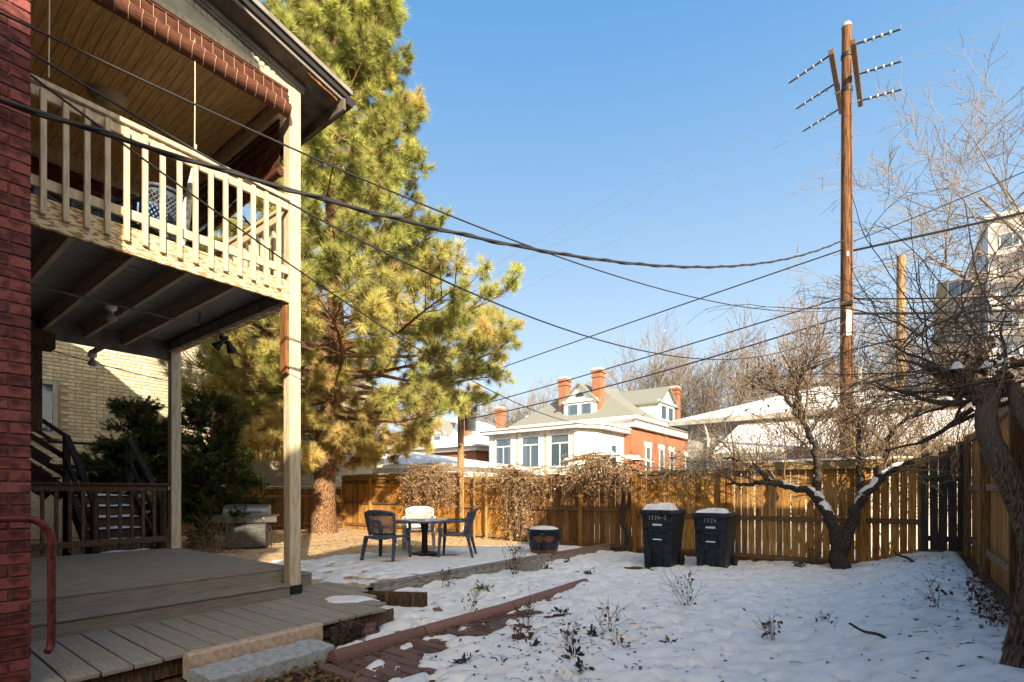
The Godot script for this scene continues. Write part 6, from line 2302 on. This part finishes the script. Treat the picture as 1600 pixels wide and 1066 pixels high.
func bare_tree(label: String, at_p: Vector3, height: float, r: float, depth: int, k: Dictionary, m: Material, sd: int, group := "bare winter trees beyond the alley") -> void:
	rng.seed = sd
	var t := thing("bare_tree", label, "tree", at_p, 0.0, group)
	var trunk := MB.new()
	var fork: float = k.get("fork", 0.3) * height
	var pts := curve([Vector3.ZERO, Vector3(rr(-0.2, 0.2), fork * 0.5, rr(-0.2, 0.2)), Vector3(rr(-0.3, 0.3), fork, rr(-0.3, 0.3))], 0.5)
	trunk.tube(pts, taper(pts.size(), r, r * 0.75), 9)
	part("trunk", trunk, m, t)
	var crown := MB.new()
	var top := pts[pts.size() - 1]
	for i in int(k.get("leaders", 6)):
		var az := i * 2.39996 + rr(-0.3, 0.3)
		grow(crown, top - Vector3(0, rr(0, fork * 0.25), 0), Vector3(cos(az) * k.get("wide", 0.6), 1.0, sin(az) * k.get("wide", 0.6)), (height - fork) * rr(0.6, 0.85), r * rr(0.45, 0.6), depth, k)
	part("branches", crown, m, t)


func far_trees() -> void:
	var k := {"bend": 0.2, "kids": 6, "rmin": 0.012, "up": 0.08, "spread": 0.62, "along": 0.8, "steps": 5, "from": 0.25, "tip": 0.3, "leaders": 7, "wide": 0.55, "fork": 0.28}
	var spots := [
		[1000, 52.0, 16.0, "slender bare tree behind the brick house chimneys"],
		[1062, 48.0, 15.0, "bare tree rising beside the rightmost brick chimney"],
		[1112, 50.0, 17.0, "bare tree between the brick house and the snowy garage"],
		[1165, 54.0, 16.0, "bare tree above the left end of the snowy garage roof"],
		[842, 60.0, 13.0, "hazy bare tree behind the two-chimney end of the brick house"],
		[775, 62.0, 13.5, "hazy bare tree just right of the pine"],
	]
	var i := 0
	for s in spots:
		var x: float = (s[0] - 800.0) / 805.0
		var p := P((0.6083 * x + 0.7937) * s[1], 0, (-0.7937 * x + 0.6083) * s[1])
		k.rmin = 0.016
		bare_tree(s[3], p, s[2], 0.24, 3, k, M.twig_pale, 500 + i * 7)
		i += 1
	var k2 := k.duplicate()
	k2.rmin = 0.0075
	k2.wide = 0.9
	k2.up = 0.04
	k2.fork = 0.25
	k2.kids = 7
	var k3 := k2.duplicate()
	k3.kids = 5
	k3.leaders = 9
	k3.wide = 0.7
	k3.rmin = 0.011
	bare_tree("pale bare tree reaching in from the upper right corner", P(37.5, 0, -11.0), 24.0, 0.40, 4, k3, M.twig_pale, 611)
	bare_tree("bare tree behind the short pale pole at right", P(25.5, 0, -0.6), 9.2, 0.2, 3, k2, M.twig_pale, 634)
	bare_tree("low bare tree behind the snowy garage roof, by the pole", P(30.0, 0, 3.2), 10.0, 0.2, 3, k2, M.twig_pale, 655)
	rng.seed = 777
	# scrub along the alley side of the fence
	for q in [[12.6, 0.5, "twiggy bare shrub beyond the fence at the utility pole"], [12.9, -0.9, "twiggy bare shrub beyond the dark corner fence"], [12.5, 1.7, "twiggy bare shrub beyond the fence, left of the pole"]]:
		var sh := thing("bare_shrub", q[2], "shrub", P(q[0], 0, q[1]), 0.0, "bare shrubs beyond the back fence")
		var mb := MB.new()
		for j in 16:
			grow(mb, Vector3(rr(-0.3, 0.3), 0, rr(-0.3, 0.3)), Vector3(rr(-0.35, 0.35), 1, rr(-0.35, 0.35)), rr(1.8, 3.0), 0.017, 2, {"bend": 0.16, "kids": 6, "rmin": 0.005, "up": 0.06, "from": 0.3})
		part("stems", mb, M.twig_tan, sh)


func wire(called: String, label: String, a: Vector3, b: Vector3, sag: float, r: float, m: Material, group: String, twist := false) -> void:
	var mid := (a + b) / 2.0
	var n := 40
	var path := PackedVector3Array()
	for i in n + 1:
		var t := i / float(n)
		path.append(a.lerp(b, t) + Vector3.DOWN * 4.0 * sag * t * (1.0 - t) - mid)
	var mb := MB.new()
	mb.tube(path, taper(n + 1, r, r), 6)
	if twist:
		var coil := PackedVector3Array()
		var turns := int(a.distance_to(b) / 0.7)
		for i in turns * 8 + 1:
			var t := i / float(turns * 8)
			var s := t * n
			var k := mini(int(s), n - 1)
			var ang := i * TAU / 8.0
			coil.append(path[k].lerp(path[k + 1], s - k) + Vector3(0, sin(ang), cos(ang)) * r * 0.9)
		mb.tube(coil, taper(coil.size(), r * 0.8, r * 0.8), 5)
	var o := put(called, mb.mesh(), m, self, at(mid))
	tag(o, label, "wire", group)


func insulator_string(label: String, from: Vector3, to: Vector3) -> void:
	var t := thing("insulator_string", label, "insulator", from, 0.0, "insulator strings on the utility pole")
	var d := to - from
	var mb := MB.new()
	mb.tube(PackedVector3Array([Vector3.ZERO, d]), taper(2, 0.018, 0.018), 6)
	part("rod", mb, M.wire, t)
	for i in 4:
		mb = MB.new()
		mb.lathe(Vector3.ZERO, PackedVector2Array([Vector2(0.0, -0.03), Vector2(0.045, -0.02), Vector2(0.05, 0.0), Vector2(0.028, 0.03), Vector2(0.0, 0.035)]), 10)
		var o := part("disc", mb, M.insulator, t)
		o.transform = aligned(d, d * (0.2 + 0.19 * i))
	mb = MB.new()
	mb.tube(PackedVector3Array([d, d + Vector3(0, 0.12, 0)]), taper(2, 0.006, 0.004), 5)
	part("tie", mb, M.insulator, t)


func pole_and_wires() -> void:
	var p := thing("utility_pole", "tall weathered wooden utility pole with crossarms behind the fence", "utility pole", P(14.27, 0, 1.11))
	var mb := MB.new()
	var path := PackedVector3Array()
	for i in 50:
		path.append(Vector3(0.0, -0.1 + 12.35 * i / 49.0, 0.0))
	mb.tube(path, taper(50, 0.155, 0.10), 16, true, 0.04, 3)
	part("shaft", mb, M.pole, p)
	mb = MB.new()
	mb.lathe(Vector3(0, 12.22, 0), PackedVector2Array([Vector2(0.106, -0.01), Vector2(0.108, 0.03), Vector2(0.08, 0.09), Vector2(0.0, 0.10)]), 14)
	part("cap", mb, M.gray_wall, p)
	for b in [-0.20, 0.20]:
		put("crossarm", bx(2.25, 0.12, 0.10, 0.01), M.crossarm, p, at(Vector3(0.0, 11.0, b)))
	for y in [11.55, 10.75]:
		mb = MB.new()
		mb.lathe(Vector3(0, y, 0), PackedVector2Array([Vector2(0.118, -0.05), Vector2(0.122, 0.0), Vector2(0.118, 0.05)]), 14)
		part("band", mb, M.wire, p)
	put("notice_board", bx(0.015, 0.6, 0.11, 0.004), M.paint_white, p, at(Vector3(-0.145, 5.3, 0.05), 0.3))
	put("cable_clamp", bx(0.08, 0.10, 0.26, 0.01), M.wire, p, at(Vector3(-0.13, 5.75, 0.0)))
	mb = MB.new()
	mb.tube(PackedVector3Array([Vector3(-0.10, 0.2, 0.12), Vector3(-0.095, 4.0, 0.115), Vector3(-0.085, 8.0, 0.10), Vector3(-0.07, 11.4, 0.085)]), taper(4, 0.007, 0.007), 5)
	part("ground_wire", mb, M.wire, p)
	for q in [[2.6, 0.10, 0.06], [2.9, 0.05, 0.05], [3.3, 0.08, 0.1], [6.9, 0.12, 0.05]]:
		put("pole_tag", bx(0.006, q[1], q[2], 0.002), M.wire_bare, p, at(Vector3(-0.15 + 0.004 * q[0], q[0], 0.03), 0.2))
	for i in 14:
		put("step_bolt", bx(0.02, 0.02, 0.16, 0.003), M.wire_bare, p, at(Vector3(-0.05, 6.2 + 0.38 * i, 0.18 if i % 2 else -0.18)))
	var tell := ["left", "middle", "right"]
	for i in 3:
		var a: float = [13.25, 14.25, 15.25][i]
		insulator_string("dark insulator string on the left side of the pole, %s of three" % ["topmost", "middle", "lowest"][i], P(a, 11.0, 1.36), P(a, 10.78, 2.15))
		insulator_string("white insulator string on the right side of the pole, %s of three" % ["topmost", "middle", "lowest"][i], P(a, 11.0, 0.86), P(a, 10.9, 0.1))
		wire("power_line", "thin power line running left from the pole, %s of three" % ["topmost", "middle", "lowest"][i], P(a, 10.78, 2.15), P(a, 10.5, 48), [2.9, 2.4, 3.0][i], 0.005, M.wire_bare, "power lines from the pole top")
		wire("power_line", "thin power line running right from the pole, %s of three" % ["topmost", "middle", "lowest"][i], P(a, 10.9, 0.1), P(a, 11.2, -40), 0.9, 0.005, M.wire_bare, "power lines from the pole top")
	var g := "cables strung between house and pole"
	wire("service_drop", "thick twisted service cable dipping from the house to the pole", P(0.25, 3.72, 4.33), P(14.1, 7.22, 1.15), 0.84, 0.016, M.wire, g, true)
	wire("phone_cable", "upper thin cable from the brick wall, crossing the pine to the pole", P(0.25, 4.27, 4.33), P(14.1, 5.62, 1.15), 0.66, 0.0075, M.wire, g)
	wire("phone_cable", "thin dark cable from the brick wall sagging below the others to the pole", P(0.25, 4.22, 4.33), P(14.1, 5.32, 1.15), 1.41, 0.008, M.wire, g)
	wire("phone_cable", "thin dark cable falling straight past the porch post toward the far houses", P(0.25, 4.18, 4.33), P(24.6, 6.4, 9.2), 2.1, 0.008, M.wire, g)
	wire("alley_cable", "dark cable climbing from the pine up to the pole", P(14.7, 4.78, 20.28), P(14.1, 7.0, 1.15), -0.05, 0.016, M.wire, "cables along the alley")
	wire("alley_cable", "dark cable in front of the brick house, upper of two", P(14.6, 4.55, 13.7), P(14.1, 5.9, 1.15), 0.06, 0.017, M.wire, "cables along the alley")
	wire("alley_cable", "dark cable in front of the brick house, lower of two", P(14.6, 4.15, 13.7), P(14.1, 5.45, 1.15), 0.18, 0.020, M.wire, "cables along the alley")
	wire("alley_cable", "thick cable leaving the pole to the right, rising", P(14.3, 7.0, 1.05), P(14.3, 7.65, -18), 0.3, 0.026, M.wire, "cables along the alley")
	wire("alley_cable", "thin cable leaving the pole steeply up to the right", P(14.3, 7.2, 1.05), P(14.3, 8.9, -6), 0.15, 0.010, M.wire, "cables along the alley")
	wire("alley_cable", "dark level cable right of the pole, among the twigs", P(14.3, 5.9, 1.05), P(14.3, 6.0, -18), 1.2, 0.018, M.wire, "cables along the alley")
	wire("alley_cable", "thick dark bundled cable right of the pole, below the level one", P(14.3, 5.55, 1.05), P(14.3, 5.4, -18), 1.0, 0.030, M.wire, "cables along the alley")
	wire("house_drop", "thin wire from the pine down to the sunroom wall", P(14.65, 4.7, 13.6), P(26.1, 4.1, 15.6), 0.3, 0.010, M.wire, "cables along the alley")
	# short pale pole at right
	var q := thing("pale_pole", "short pale orange wooden pole right of the tall utility pole", "pole", P(22.6, 0, 0.16))
	mb = MB.new()
	path = PackedVector3Array()
	for i in 30:
		path.append(Vector3(0, -0.1 + 9.75 * i / 29.0, 0))
	mb.tube(path, taper(30, 0.17, 0.13), 12, true, 0.03, 5)
	part("shaft", mb, M.pole_pale, q)
	# transformer pole by the pine
	var t := thing("transformer_pole", "wooden pole with a grey transformer beside the pine", "utility pole", P(14.66, 0, 13.74))
	mb = MB.new()
	path = PackedVector3Array()
	for i in 20:
		path.append(Vector3(0, -0.1 + 5.05 * i / 19.0, 0))
	mb.tube(path, taper(20, 0.14, 0.12), 12, true, 0.03, 6)
	part("shaft", mb, M.pole_pale, t)
	mb = MB.new()
	mb.lathe(Vector3(0.20, 3.75, 0.32), PackedVector2Array([Vector2(0.0, 0.0), Vector2(0.2, 0.0), Vector2(0.22, 0.04), Vector2(0.22, 0.55), Vector2(0.24, 0.57), Vector2(0.2, 0.64), Vector2(0.0, 0.68)]), 18)
	part("transformer_can", mb, M.gray_wall, t)
	for s in [-0.08, 0.08]:
		mb = MB.new()
		mb.lathe(Vector3(0.20 + s, 4.42, 0.32), PackedVector2Array([Vector2(0.03, 0.0), Vector2(0.05, 0.03), Vector2(0.03, 0.06), Vector2(0.045, 0.09), Vector2(0.0, 0.14)]), 10)
		part("bushing", mb, M.insulator, t)


func small_plants() -> void:
	rng.seed = 4321
	# dry stalks standing in snow: pixel-free plan points
	var dry := [
		[6.10, 2.07, 0.46, 6, "branching dry weed standing in the snow before the bins"],
		[4.15, 3.00, 0.34, 3, "brown bent dead stalk at the snow edge beyond the brick path"],
		[3.84, 2.86, 0.16, 4, "short dark stubble beside the end of the brick path"],
		[3.93, 2.36, 0.20, 4, "brown curled dead leaf stalk in the near snow"],
		[4.45, 2.24, 0.36, 4, "tall dry seed stalk in the middle of the foreground snow"],
		[4.24, 2.01, 0.15, 2, "tiny dry stalk just right of the tall seed stalk"],
		[4.41, 4.01, 0.27, 3, "thin dead stem in the bed above the edging log joint"],
		[5.24, 5.17, 0.30, 6, "brown stems against the left part of the retaining wall"],
		[6.70, 5.08, 0.52, 11, "tall clump of dead flower stems against the retaining wall"],
		[5.18, 0.98, 0.22, 5, "small dry bush with yellowish base in the snow right of centre"],
		[6.09, 0.67, 0.12, 2, "tiny twig in the snow below the forked tree"],
		[5.92, -0.22, 0.30, 3, "dry pod stalk in the snow before the side fence, leftmost"],
		[6.35, -0.51, 0.30, 5, "dry pods at the foot of the side fence, beneath its low rail"],
		[5.61, -0.50, 0.28, 5, "brown pods between the side fence and the vine trunk"],
		[5.22, -0.52, 0.26, 5, "dry pods just left of the twisted vine trunk"],
		[10.75, 1.35, 0.35, 9, "scrubby dry stems at the fence foot left of the forked tree"],
	]
	for q in dry:
		var t := thing("dry_weed", q[4], "weed", P(q[0], gh(q[0], q[1]) + 0.01, q[1]), 0.0, "dead weeds in the snow")
		var mb := MB.new()
		for i in q[3]:
			grow(mb, Vector3(rr(-0.04, 0.04), 0, rr(-0.04, 0.04)), Vector3(rr(-0.45, 0.45), 1, rr(-0.45, 0.45)), q[2] * rr(0.7, 1.1), 0.0042, 1, {"bend": 0.2, "kids": 4, "rmin": 0.0022, "spread": 0.8})
		part("stems", mb, M.twig_tan if q[0] > 4.4 else M.twig, t)
		var xfs := []
		var cols := []
		for i in int(q[3] * 5):
			xfs.append(aligned(rdir() + Vector3.DOWN * 0.5, Vector3(rr(-0.08, 0.08), rr(0.05, q[2]), rr(-0.08, 0.08)), rr(0.25, 0.55), rr(0, TAU)))
			var g := rr(0.5, 1.3)
			cols.append(Color(0.13 * g, 0.075 * g, 0.045 * g))
		multi("dead_leaves", curled_leaf().mesh(), M.leaf, xfs, cols, t)
	# green survivors
	var green := [
		[4.84, 3.01, 0.17, Color(0.028, 0.055, 0.036), 50, "dark green leafy plant in the snow beyond the brick path"],
		[3.03, 2.76, 0.09, Color(0.045, 0.055, 0.055), 30, "frosted grey-green rosette nearest the viewer"],
		[3.13, 2.49, 0.06, Color(0.030, 0.045, 0.040), 16, "few dark leaves right of the frosted rosette"],
		[3.67, 2.18, 0.08, Color(0.030, 0.048, 0.040), 26, "flattened dark leaves below the curled dead stalk"],
		[3.46, 1.96, 0.06, Color(0.030, 0.050, 0.040), 18, "little dark rosette at the bottom edge of the snow"],
		[4.33, 2.36, 0.05, Color(0.028, 0.045, 0.036), 14, "dark spot of leaves beside the tall seed stalk"],
		[3.61, 2.59, 0.09, Color(0.034, 0.042, 0.034), 22, "dark trailing leaves lying on the near snow"],
		[4.54, 1.69, 0.07, Color(0.030, 0.046, 0.036), 18, "dark leaves in the open snow right of the tall stalk"],
		[5.35, 4.65, 0.19, Color(0.125, 0.145, 0.030), 60, "yellow-green tuft in the bed below the retaining wall"],
		[7.38, 4.98, 0.18, Color(0.075, 0.105, 0.036), 60, "green bushy tuft at the right end of the retaining wall"],
		[7.46, 4.10, 0.12, Color(0.060, 0.110, 0.034), 30, "bright green leaves in the bed near the last edging log"],
		[8.53, 5.17, 0.10, Color(0.060, 0.095, 0.036), 24, "small green leaves in the snow below the glazed pot"],
		[10.35, 1.45, 0.20, Color(0.065, 0.085, 0.045), 60, "low evergreen clump at the foot of the forked tree"],
	]
	var lf := MB.new()
	var pts := [Vector3(0, 0, 0), Vector3(0.022, 0.04, 0.008), Vector3(0.016, 0.085, 0.0), Vector3(0, 0.11, -0.012), Vector3(-0.016, 0.085, 0.0), Vector3(-0.022, 0.04, 0.008)]
	for i in range(1, 5):
		lf.tri(pts[0], pts[i], pts[i + 1])
	var lm := lf.mesh()
	for q in green:
		var t := thing("green_plant", q[5], "plant", P(q[0], gh(q[0], q[1]) + 0.03, q[1]), 0.0, "green plants in the snow")
		var lean := Vector3(rr(-0.7, 0.7), 0, rr(-0.7, 0.7))
		var mb := MB.new()
		var xfs := []
		var cols := []
		for i in q[4]:
			var az = i * 2.39996
			var r = sqrt(i / float(q[4])) * q[2]
			var d := (Vector3(cos(az) * r / q[2], rr(0.1, 1.1), sin(az) * r / q[2]) * rr(0.5, 1.3) + lean).normalized()
			var tip = d * q[2] * rr(0.4, 1.0)
			if i % 3 == 0:
				mb.tube(PackedVector3Array([Vector3.ZERO, tip]), taper(2, 0.003, 0.002), 3, false)
			xfs.append(aligned(d + rdir() * 1.1, tip * rr(0.3, 1.0) + rdir() * 0.02, rr(0.25, 0.75), rr(0, TAU)))
			var g := rr(0.6, 1.4)
			cols.append(q[3] * g)
		part("stalks", mb, M.twig, t)
		multi("leaves", lm, M.leaf, xfs, cols, t)
	# round dead shrub by the edging
	var b := thing("round_shrub", "round brown dead shrub between the slab and the snowy bed", "shrub", P(2.86, 0.02, 4.08))
	var mbs := MB.new()
	for i in 130:
		var d := (rdir() + Vector3(0, 0.55, 0)).normalized()
		grow(mbs, Vector3(0, 0.03, 0), d, rr(0.10, 0.17), 0.004, 1, {"bend": 0.3, "kids": 4, "rmin": 0.0022})
	part("stems", mbs, M.twig, b)
	var xf2 := []
	var cl2 := []
	for i in 420:
		var d := (rdir() + Vector3(0, 0.45, 0)).normalized()
		xf2.append(aligned(rdir(), d * rr(0.09, 0.19) + Vector3(0, 0.02, 0), rr(0.2, 0.4), rr(0, TAU)))
		var g := rr(0.4, 1.3)
		cl2.append(Color(0.085 * g, 0.06 * g, 0.038 * g))
	multi("dead_leaves", curled_leaf().mesh(), M.leaf, xf2, cl2, b)
	# fallen dark branches on the snow
	for q in [[10.2, 0.05, 0.55, 0.3, "dark fallen branch lying on the snow bank by the corner"], [4.75, 0.21, 0.17, 1.2, "short dark stick leaning out of the snow in the foreground"]]:
		var s := thing("fallen_branch", q[4], "branch", P(q[0], gh(q[0], q[1]) + 0.06, q[1]), q[3])
		var mb := MB.new()
		var path := curve([Vector3(-q[2], 0.0, 0), Vector3(-q[2] * 0.3, 0.06, 0.02), Vector3(q[2] * 0.3, 0.07, -0.01), Vector3(q[2], 0.10, 0.03)], 0.05)
		mb.tube(path, taper(path.size(), 0.028 * (1.0 if q[2] > 0.4 else 0.5), 0.009), 8, true, 0.2, 5)
		part("wood", mb, M.tree_bark, s)
	# stump at the lower right corner
	var st := thing("cut_stump", "cut brown stump in the snow at the lower right corner", "stump", P(3.58, 0.44, -0.47))
	var sm := MB.new()
	var sp := PackedVector3Array([Vector3(0, -0.1, 0), Vector3(0.01, 0.05, 0), Vector3(0.0, 0.17, 0.02)])
	sm.tube(sp, PackedFloat32Array([0.12, 0.10, 0.09]), 16, true, 0.12, 8)
	part("wood", sm, M.vine_bark, st)
